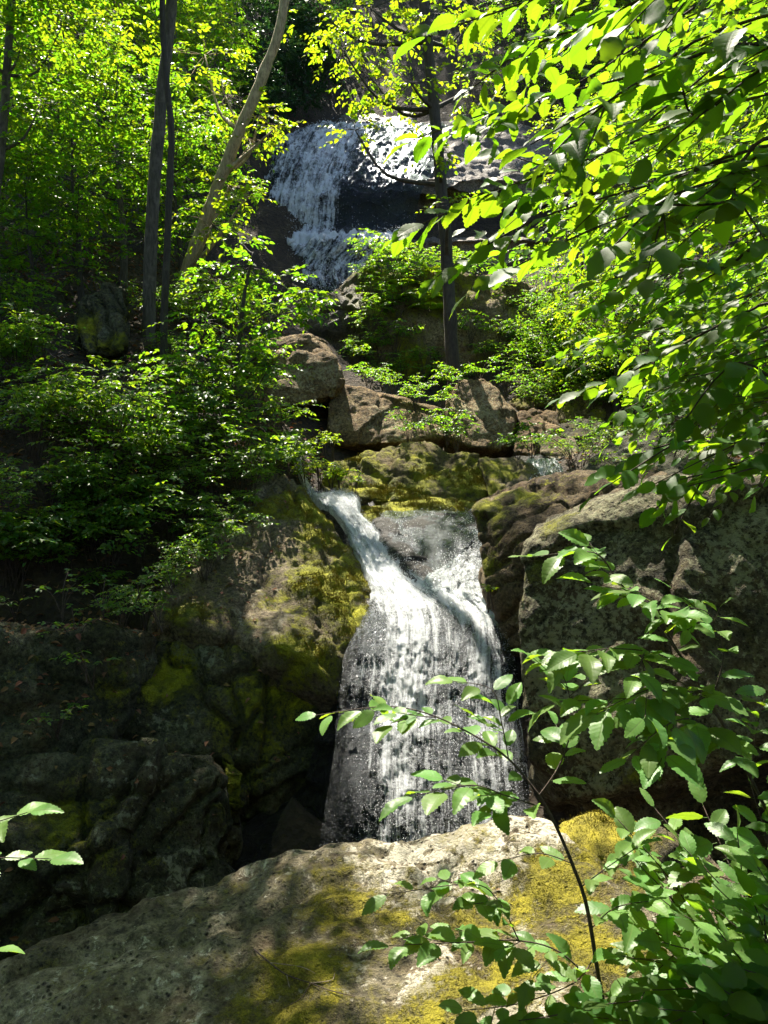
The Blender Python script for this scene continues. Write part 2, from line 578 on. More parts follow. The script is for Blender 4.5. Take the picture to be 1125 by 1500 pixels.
def gz(xy):
    xy = np.atleast_2d(np.asarray(xy, float))
    out = np.empty(len(xy))
    for s in range(0, len(xy), 8000):
        q = xy[s:s + 8000]
        k = np.linalg.norm(q[:, None] - G3[None, :, :2], axis=-1)
        out[s:s + 8000] = k @ _W[:_n] + _W[_n] + q @ _W[_n + 1:]
    p3 = np.column_stack([xy, np.zeros(len(xy))])
    far = np.clip(np.hypot(xy[:, 0], xy[:, 1]) / 8, 0.25, 2.2)
    return out + 0.10 * far * fbm(p3 * 0.55, 4)


def on_ground(px, py, d0=4.0, d1=60.0):
    """First point of the forest floor along the photo ray."""
    ds = np.concatenate([np.arange(d0, 20, 0.1), np.arange(20, d1, 0.3)])
    pts = np.array([P(px, py, d) for d in ds])
    g = gz(pts[:, :2])
    hit = np.nonzero(pts[:, 2] <= g)[0]
    i = hit[0] if len(hit) else len(ds) - 1
    return np.array([pts[i, 0], pts[i, 1], g[i]])


def warp(a, b, n, c, k):
    t = np.linspace(-1, 1, n)
    s = np.sinh(t * k) / math.sinh(k)
    return np.where(s < 0, c + (c - a) * s, c + (b - c) * s)


gx, gy = warp(-46, 46, 260, 0, 2.2), warp(-14, 100, 300, 9, 2.2)
XX, YY = np.meshgrid(gx, gy)
xy = np.column_stack([XX.ravel(), YY.ravel()])
GV = np.column_stack([xy, gz(xy)])
nx, ny = len(gx), len(gy)
ii = (np.arange(ny - 1)[:, None] * nx + np.arange(nx - 1)[None]).ravel()
ground = structure(link('ground', np_mesh('ground', GV, Q=np.stack([ii, ii + 1, ii + nx + 1, ii + nx], -1), mat=M_SOIL)))


# ------------------------------------------------------------------ rocks
def hull_union(hulls, voxel):
    bm = bmesh.new()
    for H in hulls:
        vs_ = [bm.verts.new(tuple(p)) for p in H]
        r = bmesh.ops.convex_hull(bm, input=vs_)
        dead = [v for v in vs_ if v.is_valid and not v.link_faces]
        for v in dead:
            bm.verts.remove(v)
    bmesh.ops.recalc_face_normals(bm, faces=bm.faces)
    me = bpy.data.meshes.new('tmp')
    bm.to_mesh(me)
    bm.free()
    o = bpy.data.objects.new('tmp', me)
    COL.objects.link(o)
    md = o.modifiers.new('r', 'REMESH')
    md.mode = 'VOXEL'
    md.voxel_size = voxel
    dg = bpy.context.evaluated_depsgraph_get()
    ev = o.evaluated_get(dg)
    m2 = bpy.data.meshes.new_from_object(ev)
    n = len(m2.vertices)
    V = np.empty(n * 3)
    m2.vertices.foreach_get('co', V)
    V = V.reshape(-1, 3)
    nl = len(m2.loops)
    L = np.empty(nl, np.int32)
    m2.loops.foreach_get('vertex_index', L)
    Q = L.reshape(-1, 4)
    bpy.data.objects.remove(o)
    bpy.data.meshes.remove(me)
    bpy.data.meshes.remove(m2)
    return V, Q


def smooth(V, Q, it):
    E = np.vstack([Q[:, [0, 1]], Q[:, [1, 2]], Q[:, [2, 3]], Q[:, [3, 0]]])
    E = np.vstack([E, E[:, ::-1]])
    n = len(V)
    cnt = np.bincount(E[:, 0], minlength=n)[:, None]
    for _ in range(it):
        S = np.stack([np.bincount(E[:, 0], V[E[:, 1], k], minlength=n) for k in range(3)], 1)
        V = V * 0.4 + 0.6 * S / np.maximum(cnt, 1)
    return V


def vnormals(V, Q):
    fn = np.cross(V[Q[:, 2]] - V[Q[:, 0]], V[Q[:, 3]] - V[Q[:, 1]])
    N = np.zeros_like(V)
    for k in range(4):
        for c in range(3):
            N[:, c] += np.bincount(Q[:, k], fn[:, c], minlength=len(V))
    return nrm(N)


def thick(pts, back, drop=0.0, rise=0.0):
    """Front points given as (px, py, d) plus the same points pushed back."""
    a = [P(*p) for p in pts]
    return a + [p + np.array([0, back, rise - drop]) for p in a]


def rock(name, hulls, voxel, mat, label, cat='boulder', sm=3, amp=0.06, freq=1.2, strata=0.0, sdir=(0.15, 0.3, 1.0), sh=0.35,
         ridge=0.0, moss=(), lichen=(), wet=(), fine=0.018, group=None, kind=None, seed=0.0, cracks=5, crack=0.05, blades=0, blade=0.014):
    V, Q = hull_union(hulls, voxel)
    V = smooth(V, Q, sm)
    N = vnormals(V, Q)
    p = V + seed
    d = amp * fbm(p * freq, 4) + fine * (0.35 - np.abs(fbm(p * freq * 4.3, 4)))
    if ridge:
        d -= ridge * np.clip(0.18 - np.abs(perlin(p * freq * 1.3 + 5)), 0, 1) / 0.18
    if strata:
        s = nrm(np.array(sdir, float))
        h = (p @ s) / sh + 0.9 * fbm(p * 0.9 + 3, 3)
        fr = h - np.floor(h)
        lay = perlin(np.column_stack([np.floor(h) * 7.7, np.zeros(len(h)), np.zeros(len(h))]) + 0.37)
        d += strata * (lay * 1.4 - np.clip(0.16 - np.minimum(fr, 1 - fr), 0, 1) / 0.16 * 0.9)
    rg = np.random.default_rng(int(seed * 10) + len(V) % 97)
    ext = V.max(0) - V.min(0)
    for k in range(cracks):
        n = nrm(rg.normal(size=3) * np.array([1.0, 0.6, 0.8]))
        c = V[rg.integers(0, len(V))]
        sd = (V - c) @ n + 0.10 * fbm(p * 1.7 + k, 3)
        d += crack * 0.45 * np.tanh(sd / 0.03) * np.exp(-np.abs(sd) / (0.25 * ext.min())) * rg.choice((-1, 1))
        d -= crack * np.exp(-(sd / 0.03) ** 2)
    at = {}
    P0 = V + N * d[:, None]
    for nm, spots in (('moss', moss), ('lichen', lichen), ('wet', wet)):
        if len(spots):
            a = np.zeros(len(V))
            for (px, py, dd, r) in spots:
                c = P(px, py, dd)
                a = np.maximum(a, np.exp(-((np.linalg.norm(P0 - c, axis=1) / r) ** 2) * 1.2))
            at[nm] = a
    if 'moss' in at:
        d += np.clip(at['moss'] - 0.35, 0, 1) * (0.03 + 0.03 * fbm(p * 9, 3))
    V = V + N * d[:, None]
    base = np.array([V[:, 0].mean(), V[:, 1].mean(), V[:, 2].min()])
    o = put(name, V, base, Q=Q, mat=mat, attrs=at)
    if blades:
        w = np.clip(at['moss'] - 0.30, 0, None) * np.clip(N[:, 2], 0.05, 1) * np.clip(0.3 + fbm(p * 5, 3), 0.02, 1)
        k = rg.choice(len(V), blades, p=w / w.sum())
        B = V[k] + rg.normal(0, voxel * 0.5, (blades, 3)) * (1 - np.abs(N[k])) - N[k] * 0.004
        dd = nrm(N[k] + Z3 * 0.5 + rg.normal(0, 0.45, (blades, 3)))
        sd = nrm(np.cross(dd, rg.normal(size=(blades, 3)))) * blade * 0.16
        W = np.stack([B - sd, B + sd, B + dd * (blade * rg.uniform(0.5, 1.2, blades))[:, None]], 1).reshape(-1, 3)
        f = put('moss_shoots', W, o.location, o, T=np.arange(3 * blades).reshape(-1, 3), mat=M_MOSS, smooth=False)
        f['kind'] = 'stuff'
    if kind:
        o['kind'] = kind
        if label:
            o['label'] = label
    else:
        tag(o, label, cat, group)
    return o


# foreground boulder, a long rounded whaleback
rock('foreground_boulder', [
    [P(*p) for p in ((-160, 1490, 3.0), (120, 1345, 3.5), (330, 1275, 3.75), (480, 1248, 3.85), (640, 1236, 3.85), (790, 1212, 3.8), (960, 1206, 3.7), (1080, 1290, 3.6),
                     (-120, 1700, 2.5), (330, 1640, 2.45), (600, 1620, 2.35), (900, 1640, 2.25), (1150, 1560, 2.4))] +
    [np.array(v) for v in ((-2.7, 3.6, -4.6), (-1.5, 4.5, -4.6), (0.0, 4.8, -4.6), (1.2, 4.7, -4.4), (1.9, 4.0, -4.4), (-1.8, 2.0, -4.8), (0.6, 1.9, -4.6), (1.7, 2.0, -4.4),
                               (-0.6, 4.25, -2.75), (0.4, 4.35, -2.65), (1.1, 4.3, -2.6))]],
    0.026, M_FG, 'huge rounded lichen-crusted boulder with yellow moss, sunlit right side, at foot of falls', sm=5, amp=0.07, freq=1.2, fine=0.03, ridge=0.025,
    moss=((420, 1450, 2.8, 0.3), (700, 1420, 2.8, 0.3), (540, 1340, 3.3, 0.3), (900, 1230, 3.6, 0.3), (800, 1300, 3.4, 0.3), (600, 1480, 2.6, 0.3), (860, 1400, 2.9, 0.25), (500, 1300, 3.4, 0.25), (440, 1400, 3.0, 0.25), (680, 1340, 3.2, 0.2)),
    lichen=((700, 1250, 3.65, 0.45), (620, 1275, 3.6, 0.35), (780, 1225, 3.7, 0.35), (520, 1380, 3.0, 0.12), (640, 1400, 2.9, 0.2), (760, 1450, 2.7, 0.2), (480, 1425, 2.9, 0.06), (510, 1365, 3.05, 0.05)), cracks=7, crack=0.035, blades=13000, blade=0.011)

# right hand boulder, steep face
rock('face_boulder', [
    [P(*p) for p in ((768, 800, 5.5), (775, 770, 5.7), (850, 742, 5.6), (960, 706, 5.4), (1160, 690, 5.0), (1350, 690, 4.8),
                     (758, 960, 5.2), (770, 1110, 5.0), (830, 1180, 4.8), (900, 1165, 4.6), (940, 1090, 4.55), (1150, 1060, 4.4), (1350, 1060, 4.2))] +
    [P(*p) for p in ((800, 760, 7.2), (960, 710, 7.2), (1350, 690, 7.0), (790, 1180, 6.6), (1350, 1200, 6.6), (960, 1200, 5.8))],
    [P(*p) for p in ((850, 1150, 5.1), (920, 1130, 5.0), (1350, 1090, 4.9), (830, 1300, 5.0), (1350, 1320, 4.9))] +
    [P(*p) for p in ((850, 1150, 7.0), (1350, 1090, 7.0), (830, 1300, 7.0), (1350, 1320, 7.0))]],
    0.028, M_RIGHT, 'big steep-faced brown boulder crusted with lichen to the right of the cascade', sm=1, amp=0.05, freq=1.1, ridge=0.02, strata=0.015, sdir=(0.5, 0.2, 0.8), sh=0.5, fine=0.03, cracks=9, crack=0.05,
    moss=((930, 1135, 4.6, 0.12), (960, 1115, 4.6, 0.1), (830, 780, 5.5, 0.2), (800, 840, 5.4, 0.2)),
    lichen=((850, 900, 5.2, 0.7), (800, 1000, 5.1, 0.5), (1100, 800, 4.8, 0.5), (850, 1150, 4.8, 0.3)))

# brown ledge rock behind it
rock('ledge_boulder', [
    [P(*p) for p in ((694, 745, 8.9), (700, 800, 8.6), (712, 850, 8.4), (735, 930, 8.2), (780, 960, 8.0), (900, 950, 7.6), (740, 722, 9.6), (830, 690, 9.6), (960, 680, 9.0), (900, 760, 7.8), (800, 790, 8.0), (990, 700, 8))] +
    [P(*p) for p in ((720, 730, 11), (960, 690, 11), (740, 1010, 10), (960, 1010, 10), (760, 1080, 8.4), (900, 1080, 8.2))]],
    0.035, M_LEDGE, 'dark brown layered boulder wedged behind the steep-faced boulder', sm=1, amp=0.07, freq=1.2, strata=0.06, sdir=(-0.45, 0.25, 0.85), sh=0.28, ridge=0.03, fine=0.025,
    moss=((720, 750, 8.8, 0.3), (760, 730, 9, 0.3), (720, 830, 8.5, 0.15)), seed=3)

# mossy slab on the left of the cascade and the dark wall below it
rock('mossy_slab', [
    [P(*p) for p in ((395, 700, 11.6), (440, 705, 11.4), (478, 745, 11.1), (522, 800, 10.4), (548, 862, 9.5), (538, 905, 8.8), (505, 950, 8.3), (490, 1010, 8.0),
                     (330, 790, 9.7), (240, 868, 8.6), (230, 900, 8.3), (330, 930, 8.1), (430, 950, 8.0))] +
    [P(*p) for p in ((300, 760, 12.5), (470, 780, 12.5), (540, 960, 10.5), (520, 1080, 9.0), (220, 1000, 8.6), (240, 940, 11))]],
    0.036, M_LEFT, 'sloping tan rock slab with bright yellow-green moss left of the cascade', sm=2, amp=0.09, freq=0.9, strata=0.035, sdir=(0.5, -0.3, 0.8), sh=0.45, ridge=0.03, fine=0.025,
    moss=((500, 850, 9.3, 0.75), (505, 900, 8.8, 0.55), (460, 860, 9.0, 0.4), (470, 800, 10.2, 0.5), (450, 745, 10.9, 0.55), (400, 760, 10.5, 0.4), (280, 900, 8.3, 0.3), (450, 960, 8.0, 0.5), (380, 1050, 7.7, 0.6), (350, 1180, 7.3, 0.4), (490, 970, 8.0, 0.3), (250, 1000, 7.7, 0.4)),
    lichen=((380, 870, 8.8, 0.5), (420, 920, 8.2, 0.4), (350, 900, 8.3, 0.4)), cracks=7, crack=0.06, blades=16000, blade=0.03)
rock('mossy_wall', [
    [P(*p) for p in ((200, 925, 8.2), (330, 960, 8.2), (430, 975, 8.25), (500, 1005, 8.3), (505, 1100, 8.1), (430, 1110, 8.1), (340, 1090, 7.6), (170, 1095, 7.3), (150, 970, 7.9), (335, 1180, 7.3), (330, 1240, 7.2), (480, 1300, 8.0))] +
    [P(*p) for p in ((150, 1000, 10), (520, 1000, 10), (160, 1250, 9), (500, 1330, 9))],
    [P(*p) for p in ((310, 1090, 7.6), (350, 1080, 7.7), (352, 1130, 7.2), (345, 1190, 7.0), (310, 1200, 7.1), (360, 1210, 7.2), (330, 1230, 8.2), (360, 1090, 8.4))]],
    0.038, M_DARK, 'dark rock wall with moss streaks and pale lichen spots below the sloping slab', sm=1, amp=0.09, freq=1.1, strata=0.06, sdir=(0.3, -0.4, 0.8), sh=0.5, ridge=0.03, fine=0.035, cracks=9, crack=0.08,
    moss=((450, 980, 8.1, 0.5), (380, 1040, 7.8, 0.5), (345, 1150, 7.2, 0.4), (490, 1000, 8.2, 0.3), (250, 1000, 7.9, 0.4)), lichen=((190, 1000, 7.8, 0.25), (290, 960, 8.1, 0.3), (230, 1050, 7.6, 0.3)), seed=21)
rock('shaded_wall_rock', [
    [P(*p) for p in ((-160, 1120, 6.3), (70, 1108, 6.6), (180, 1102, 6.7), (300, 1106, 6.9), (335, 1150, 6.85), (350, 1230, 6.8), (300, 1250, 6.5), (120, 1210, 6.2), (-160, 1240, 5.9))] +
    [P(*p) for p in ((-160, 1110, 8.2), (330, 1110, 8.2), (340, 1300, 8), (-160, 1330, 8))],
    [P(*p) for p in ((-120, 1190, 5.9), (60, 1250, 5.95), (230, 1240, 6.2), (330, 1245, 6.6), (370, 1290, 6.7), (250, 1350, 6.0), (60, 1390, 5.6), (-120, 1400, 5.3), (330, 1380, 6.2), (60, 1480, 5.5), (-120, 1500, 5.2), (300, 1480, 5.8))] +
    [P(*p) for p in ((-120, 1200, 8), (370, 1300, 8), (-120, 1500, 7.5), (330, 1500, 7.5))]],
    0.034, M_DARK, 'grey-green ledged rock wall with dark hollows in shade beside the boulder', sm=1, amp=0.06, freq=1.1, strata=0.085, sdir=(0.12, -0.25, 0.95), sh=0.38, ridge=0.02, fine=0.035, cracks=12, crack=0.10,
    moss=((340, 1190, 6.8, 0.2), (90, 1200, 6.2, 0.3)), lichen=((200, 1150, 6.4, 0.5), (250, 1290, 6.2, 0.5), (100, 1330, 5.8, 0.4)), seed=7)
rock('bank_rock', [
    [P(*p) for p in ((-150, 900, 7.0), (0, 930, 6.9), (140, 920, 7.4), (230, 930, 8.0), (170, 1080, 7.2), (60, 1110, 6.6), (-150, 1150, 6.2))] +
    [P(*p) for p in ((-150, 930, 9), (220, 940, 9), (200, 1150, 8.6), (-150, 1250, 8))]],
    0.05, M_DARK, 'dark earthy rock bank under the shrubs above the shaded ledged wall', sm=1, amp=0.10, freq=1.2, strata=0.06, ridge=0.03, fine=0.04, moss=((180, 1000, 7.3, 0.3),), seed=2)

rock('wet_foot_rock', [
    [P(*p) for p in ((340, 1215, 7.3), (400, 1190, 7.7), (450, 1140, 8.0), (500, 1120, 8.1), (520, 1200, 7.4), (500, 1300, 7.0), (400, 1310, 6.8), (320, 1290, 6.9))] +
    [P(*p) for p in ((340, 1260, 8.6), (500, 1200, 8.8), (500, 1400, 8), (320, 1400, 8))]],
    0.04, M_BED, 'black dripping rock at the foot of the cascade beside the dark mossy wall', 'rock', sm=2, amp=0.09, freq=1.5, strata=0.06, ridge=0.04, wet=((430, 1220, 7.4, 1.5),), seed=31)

# rocks round the head of the cascade
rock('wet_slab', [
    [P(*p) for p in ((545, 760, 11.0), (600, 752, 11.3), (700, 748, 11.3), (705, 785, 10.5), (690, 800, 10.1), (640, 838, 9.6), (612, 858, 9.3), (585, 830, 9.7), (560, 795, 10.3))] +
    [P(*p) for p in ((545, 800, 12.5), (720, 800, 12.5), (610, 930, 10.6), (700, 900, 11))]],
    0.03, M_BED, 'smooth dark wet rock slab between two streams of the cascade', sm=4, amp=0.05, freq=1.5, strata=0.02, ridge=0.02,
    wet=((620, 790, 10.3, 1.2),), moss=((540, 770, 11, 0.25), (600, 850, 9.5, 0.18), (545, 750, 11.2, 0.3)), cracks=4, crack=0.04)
rock('mossy_shelf', [
    [P(*p) for p in ((505, 752, 11.6), (560, 735, 12.0), (640, 728, 12.2), (690, 735, 12.0), (716, 742, 12.0), (700, 752, 11.7), (560, 762, 11.3), (520, 775, 11.1))] +
    [P(*p) for p in ((510, 800, 12.6), (710, 780, 12.8), (620, 735, 12.9))]],
    0.03, M_DOME, 'low rock shelf covered with green moss along the edge of the wet slab', sm=3, amp=0.04, freq=1.8,
    moss=((540, 755, 11.5, 0.6), (620, 740, 11.9, 0.5), (680, 740, 11.9, 0.4)), cracks=2, blades=6000, blade=0.04)
rock('dome_boulder', [
    [P(*p) for p in ((462, 705, 12.6), (490, 680, 13.0), (540, 660, 13.4), (620, 652, 13.6), (700, 668, 13.4), (720, 690, 13.0), (716, 738, 12.3), (640, 730, 12.2), (560, 736, 12.1), (500, 732, 12.2))] +
    [P(*p) for p in ((470, 760, 14.6), (720, 760, 14.8), (620, 665, 14.8), (520, 680, 14.6))],
    ],
    0.04, M_DOME, 'broad mossy brown dome of rock in front of the row of boulders', sm=2, amp=0.08, freq=1.6, strata=0.03, sdir=(0.3, -0.3, 0.9), sh=0.3, ridge=0.025, fine=0.025,
    moss=((485, 695, 12.9, 0.3), (560, 715, 12.4, 0.4), (690, 710, 12.8, 0.5), (620, 700, 12.9, 0.3), (520, 680, 13.2, 0.25), (600, 725, 12.3, 0.4)), seed=1, cracks=7, crack=0.06, blades=9000, blade=0.04)
rock('moss_topped_rock', [
    [P(*p) for p in ((700, 672, 13.0), (760, 668, 13.4), (790, 690, 13.0), (795, 720, 12.2), (740, 728, 12.0), (715, 735, 12.0), (712, 700, 12.6))] +
    [P(*p) for p in ((715, 760, 14), (800, 760, 14), (760, 680, 14.2))]],
    0.035, M_LEFT, 'flat pale rock topped with yellow moss beside the small right-hand rapid', sm=3, amp=0.05, freq=1.6, moss=((740, 690, 12.8, 0.4), (725, 720, 12.2, 0.3)), seed=4)

# row of boulders
rock('leaning_boulder', [
    [P(*p) for p in ((330, 520, 15.3), (400, 492, 15.6), (455, 490, 15.6), (490, 520, 15.3), (505, 560, 15.0), (488, 585, 14.9), (440, 592, 14.6), (400, 600, 14.5), (330, 590, 14.4))] +
    [P(*p) for p in ((330, 500, 17.6), (480, 500, 17.4), (495, 590, 17), (330, 620, 17))]],
    0.045, M_BROWN, 'large tan boulder jutting out over the dark hollow below the shrubs', sm=1, amp=0.06, freq=1.0, ridge=0.02, strata=0.03, lichen=((450, 540, 15, 0.8),), moss=((380, 540, 14.9, 0.5),), seed=5)
rock('centre_boulder', [
    [P(*p) for p in ((482, 590, 15.0), (500, 565, 15.4), (530, 566, 15.5), (585, 585, 15.4), (650, 600, 15.3), (650, 640, 14.8), (590, 648, 14.6), (530, 652, 14.5), (490, 650, 14.6), (480, 625, 14.8))] +
    [P(*p) for p in ((490, 575, 17), (650, 605, 17), (650, 680, 16.6), (490, 680, 16.6))]],
    0.042, M_BROWN, 'wide brown boulder with a pale top edge beside the dark hollow', sm=1, amp=0.06, freq=1.1, ridge=0.02, lichen=((560, 620, 14.9, 0.7),), seed=6)
rock('peaked_boulder', [
    [P(*p) for p in ((652, 590, 15.4), (676, 560, 15.7), (706, 554, 15.8), (730, 575, 15.5), (756, 602, 15.3), (752, 640, 14.8), (735, 658, 14.6), (690, 655, 14.5), (655, 640, 14.7))] +
    [P(*p) for p in ((660, 580, 17), (710, 560, 17.2), (756, 610, 17), (750, 690, 16.6), (655, 690, 16.6))]],
    0.042, M_BROWN, 'peaked grey-brown boulder with spotted lichen at the right end of the boulder row', sm=1, amp=0.07, freq=1.2, ridge=0.02, lichen=((710, 600, 15.2, 0.8), (700, 640, 14.8, 0.5)), seed=8)
for i, (pts, mat, lab) in enumerate((
        (((758, 605, 15.6), (790, 596, 15.8), (818, 605, 15.6), (822, 630, 15.2), (800, 640, 15.0), (760, 625, 15.2)), M_BROWN, 'small sunlit brown rock stacked right of the peaked boulder'),
        (((755, 628, 15.0), (780, 622, 15.2), (792, 635, 14.9), (785, 668, 14.4), (758, 662, 14.5)), M_BROWN, 'small upright brown rock under the stacked sunlit one'),
        (((784, 640, 14.4), (800, 634, 14.7), (845, 640, 14.6), (850, 668, 14.0), (812, 676, 13.9), (792, 662, 14.1)), M_LEFT, 'pale wet rock block washed by the small rapid'),
        (((815, 590, 17.6), (840, 560, 18.2), (900, 570, 18), (905, 615, 17.2), (850, 622, 17), (818, 615, 17.2)), M_DOME, 'orange-brown rock half hidden by leaves on the right bank'),
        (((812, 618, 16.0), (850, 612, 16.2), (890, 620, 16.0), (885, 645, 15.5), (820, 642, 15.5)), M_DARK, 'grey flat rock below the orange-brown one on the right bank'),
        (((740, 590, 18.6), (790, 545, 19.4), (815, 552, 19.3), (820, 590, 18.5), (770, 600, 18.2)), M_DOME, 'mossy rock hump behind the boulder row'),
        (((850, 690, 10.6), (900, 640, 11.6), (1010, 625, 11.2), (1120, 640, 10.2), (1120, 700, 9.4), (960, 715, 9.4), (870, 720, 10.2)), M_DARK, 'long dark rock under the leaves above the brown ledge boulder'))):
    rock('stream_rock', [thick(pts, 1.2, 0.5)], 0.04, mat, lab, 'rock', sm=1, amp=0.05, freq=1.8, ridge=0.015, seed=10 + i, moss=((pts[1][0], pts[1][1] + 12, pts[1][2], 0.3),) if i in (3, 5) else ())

# cliff behind the boulders and the rock of the upper falls
cliff = rock('cliff', [
    [P(*p) for p in ((455, 470, 21.6), (480, 430, 21.8), (520, 398, 22.0), (600, 392, 22.0), (700, 400, 22.0), (790, 420, 22), (860, 450, 21.5), (450, 590, 20.6), (520, 600, 20.4), (640, 600, 20.4), (760, 600, 20.4), (860, 590, 20.6), (560, 470, 20.9), (690, 470, 20.9))] +
    [P(*p) for p in ((455, 480, 25), (520, 410, 25), (860, 450, 25), (450, 640, 24), (860, 640, 24))]],
    0.07, M_CLIFF, None, sm=2, amp=0.16, freq=0.8, ridge=0.14, strata=0.08, sdir=(0.9, 0.2, 0.25), sh=0.9, fine=0.03, kind='structure',
    wet=((480, 480, 21, 1.6), (500, 540, 20.6, 1.2)), moss=((560, 400, 21.8, 0.9), (640, 420, 21.5, 0.9), (540, 450, 21.2, 0.7), (600, 540, 20.6, 0.8), (620, 580, 20.5, 0.8), (700, 560, 20.5, 0.7)))
# stump-like ridged rock on the left bank
rock('ridged_rock', [
    [P(*p) for p in ((108, 470, 13.4), (125, 430, 13.7), (155, 414, 13.8), (180, 420, 13.8), (190, 470, 13.4), (178, 520, 13.0), (130, 520, 12.9), (105, 500, 13.1))] +
    [P(*p) for p in ((110, 450, 15), (185, 430, 15.2), (185, 540, 14.6), (105, 540, 14.6))]],
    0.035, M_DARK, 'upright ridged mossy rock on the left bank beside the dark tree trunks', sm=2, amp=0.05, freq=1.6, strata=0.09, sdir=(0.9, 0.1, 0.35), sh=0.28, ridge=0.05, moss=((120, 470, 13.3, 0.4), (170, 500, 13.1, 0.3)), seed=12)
rock('bank_boulder', [thick(((-60, 430, 15.6), (20, 405, 16), (90, 420, 15.6), (100, 470, 15.0), (20, 480, 14.6), (-60, 480, 14.6)), 1.6, 0.6)],
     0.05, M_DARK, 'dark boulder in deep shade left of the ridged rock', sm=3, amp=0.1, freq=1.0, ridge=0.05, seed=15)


# ------------------------------------------------------------------ water and its rock beds
def loft(rows, nu, dens):
    """rows: (py, xl, xr, depth_left, depth_right). Returns grid points, u and v metres, grid shape."""
    R = np.array(rows, float)
    Lp = np.array([P(r[1], r[0], r[3]) for r in R])
    Rp = np.array([P(r[2], r[0], r[4]) for r in R])
    s = np.concatenate([[0], np.cumsum(np.linalg.norm(np.diff((Lp + Rp) / 2, axis=0), axis=1))])
    nv = max(int(s[-1] / dens), 8)
    t = np.linspace(0, s[-1], nv)

    def cat(A):
        m = np.gradient(A, s, axis=0)
        k = np.clip(np.searchsorted(s, t, side='right') - 1, 0, len(s) - 2)
        h = (s[k + 1] - s[k])[:, None]
        x = ((t - s[k])[:, None]) / h
        return ((1 + 2 * x) * (1 - x) ** 2) * A[k] + x * (1 - x) ** 2 * h * m[k] + x * x * (3 - 2 * x) * A[k + 1] + x * x * (x - 1) * h * m[k + 1]
    L_, R_ = cat(Lp), cat(Rp)
    u = np.linspace(0, 1, nu)
    G = L_[:, None] * (1 - u)[None, :, None] + R_[:, None] * u[None, :, None]
    w = np.linalg.norm(R_ - L_, axis=1)
    U = (u[None] - 0.5) * w[:, None]
    Vv = np.repeat(t[:, None], nu, 1)
    return G, U, Vv


def grid_faces(nv, nu):
    i = (np.arange(nv - 1)[:, None] * nu + np.arange(nu - 1)[None]).ravel()
    return np.stack([i, i + nu, i + nu + 1, i + 1], -1)


def grid_normals(G):
    a = np.gradient(G, axis=0)
    b = np.gradient(G, axis=1)
    n = nrm(np.cross(b.reshape(-1, 3), a.reshape(-1, 3)))
    return -n if n[:, 1].mean() > 0 else n


def drops(name, C, size, parent, stretch=1.6):
    n = len(C)
    O = np.array([[1, 0, 0], [-1, 0, 0], [0, 1, 0], [0, -1, 0], [0, 0, 1], [0, 0, -1]], float)
    s = size[:, None, None] * np.array([1, 1, stretch])[None, None]
    th = RNG.uniform(0, 6.28, n)
    ti = RNG.normal(0, 0.35, n)
    Vx = O[None] * s
    V = np.empty_like(Vx)
    V[..., 0] = Vx[..., 0] + Vx[..., 2] * np.sin(ti)[:, None] * np.cos(th)[:, None]
    V[..., 1] = Vx[..., 1] + Vx[..., 2] * np.sin(ti)[:, None] * np.sin(th)[:, None]
    V[..., 2] = Vx[..., 2] * np.cos(ti)[:, None]
    V = (V + C[:, None]).reshape(-1, 3)
    T0 = np.array([[0, 2, 4], [2, 1, 4], [1, 3, 4], [3, 0, 4], [2, 0, 5], [1, 2, 5], [3, 1, 5], [0, 3, 5]])
    T = (T0[None] + (np.arange(n) * 6)[:, None, None]).reshape(-1, 3)
    o = put(name, V, parent.location, parent, T=T, mat=M_DROP, smooth=True)
    o['kind'] = 'stuff'
    return o


foam_up = None


def cascade(name, rows, nu, dens, mat, foam_fn, rough=0.03, fx=6.0, ndrop=0, dsize=(0.004, 0.010), lift=0.10, bed=None, bed_mat=None, bed_rows=None, thr=0.35):
    G, U, Vv = loft(rows, nu, dens)
    nv = G.shape[0]
    N = grid_normals(G)
    V = G.reshape(-1, 3)
    q = np.column_stack([U.ravel() * fx, Vv.ravel() * fx * 0.22, np.full(U.size, 1.7)])
    uv_ = (np.repeat(np.linspace(0, 1, nu)[None], nv, 0).ravel(), np.repeat(np.linspace(0, 1, nv)[:, None], nu, 1).ravel())
    fr = foam_fn(*uv_, V) if foam_fn is foam_up else foam_fn(*uv_)
    d = rough * (fbm(q, 4) + 0.7 * fbm(V * 5.0, 3) + 0.5 * np.abs(fbm(V * np.array([16.0, 9.0, 9.0]) * (0.022 / dens), 3))) * (0.4 + fr)
    V2 = V + N * d[:, None]
    uu = np.abs(np.repeat(np.linspace(-1, 1, nu)[None], nv, 0).ravel())
    V2 = V2 - N * (np.clip((uu - 0.86) / 0.14, 0, 1) * 0.10)[:, None]
    og = np.array([V[:, 0].mean(), V[:, 1].mean(), V[:, 2].min()])
    o = structure(put(name, V2, og, Q=grid_faces(nv, nu), mat=mat, attrs={'foam': fr}, uv=np.column_stack([U.ravel(), Vv.ravel()])))
    if ndrop:
        pr = np.clip(fr - 0.15, 0.02, None) * (uu < 0.97)
        k = RNG.choice(len(V), ndrop, p=pr / pr.sum())
        C = V2[k] + N[k] * (np.abs(RNG.normal(0, lift, ndrop)) + 0.006)[:, None] + RNG.normal(0, dens * 0.8, (ndrop, 3))
        drops('spray_drops', C, RNG.uniform(dsize[0], dsize[1], ndrop) * RNG.uniform(0.5, 1.0, ndrop), o)
    return o


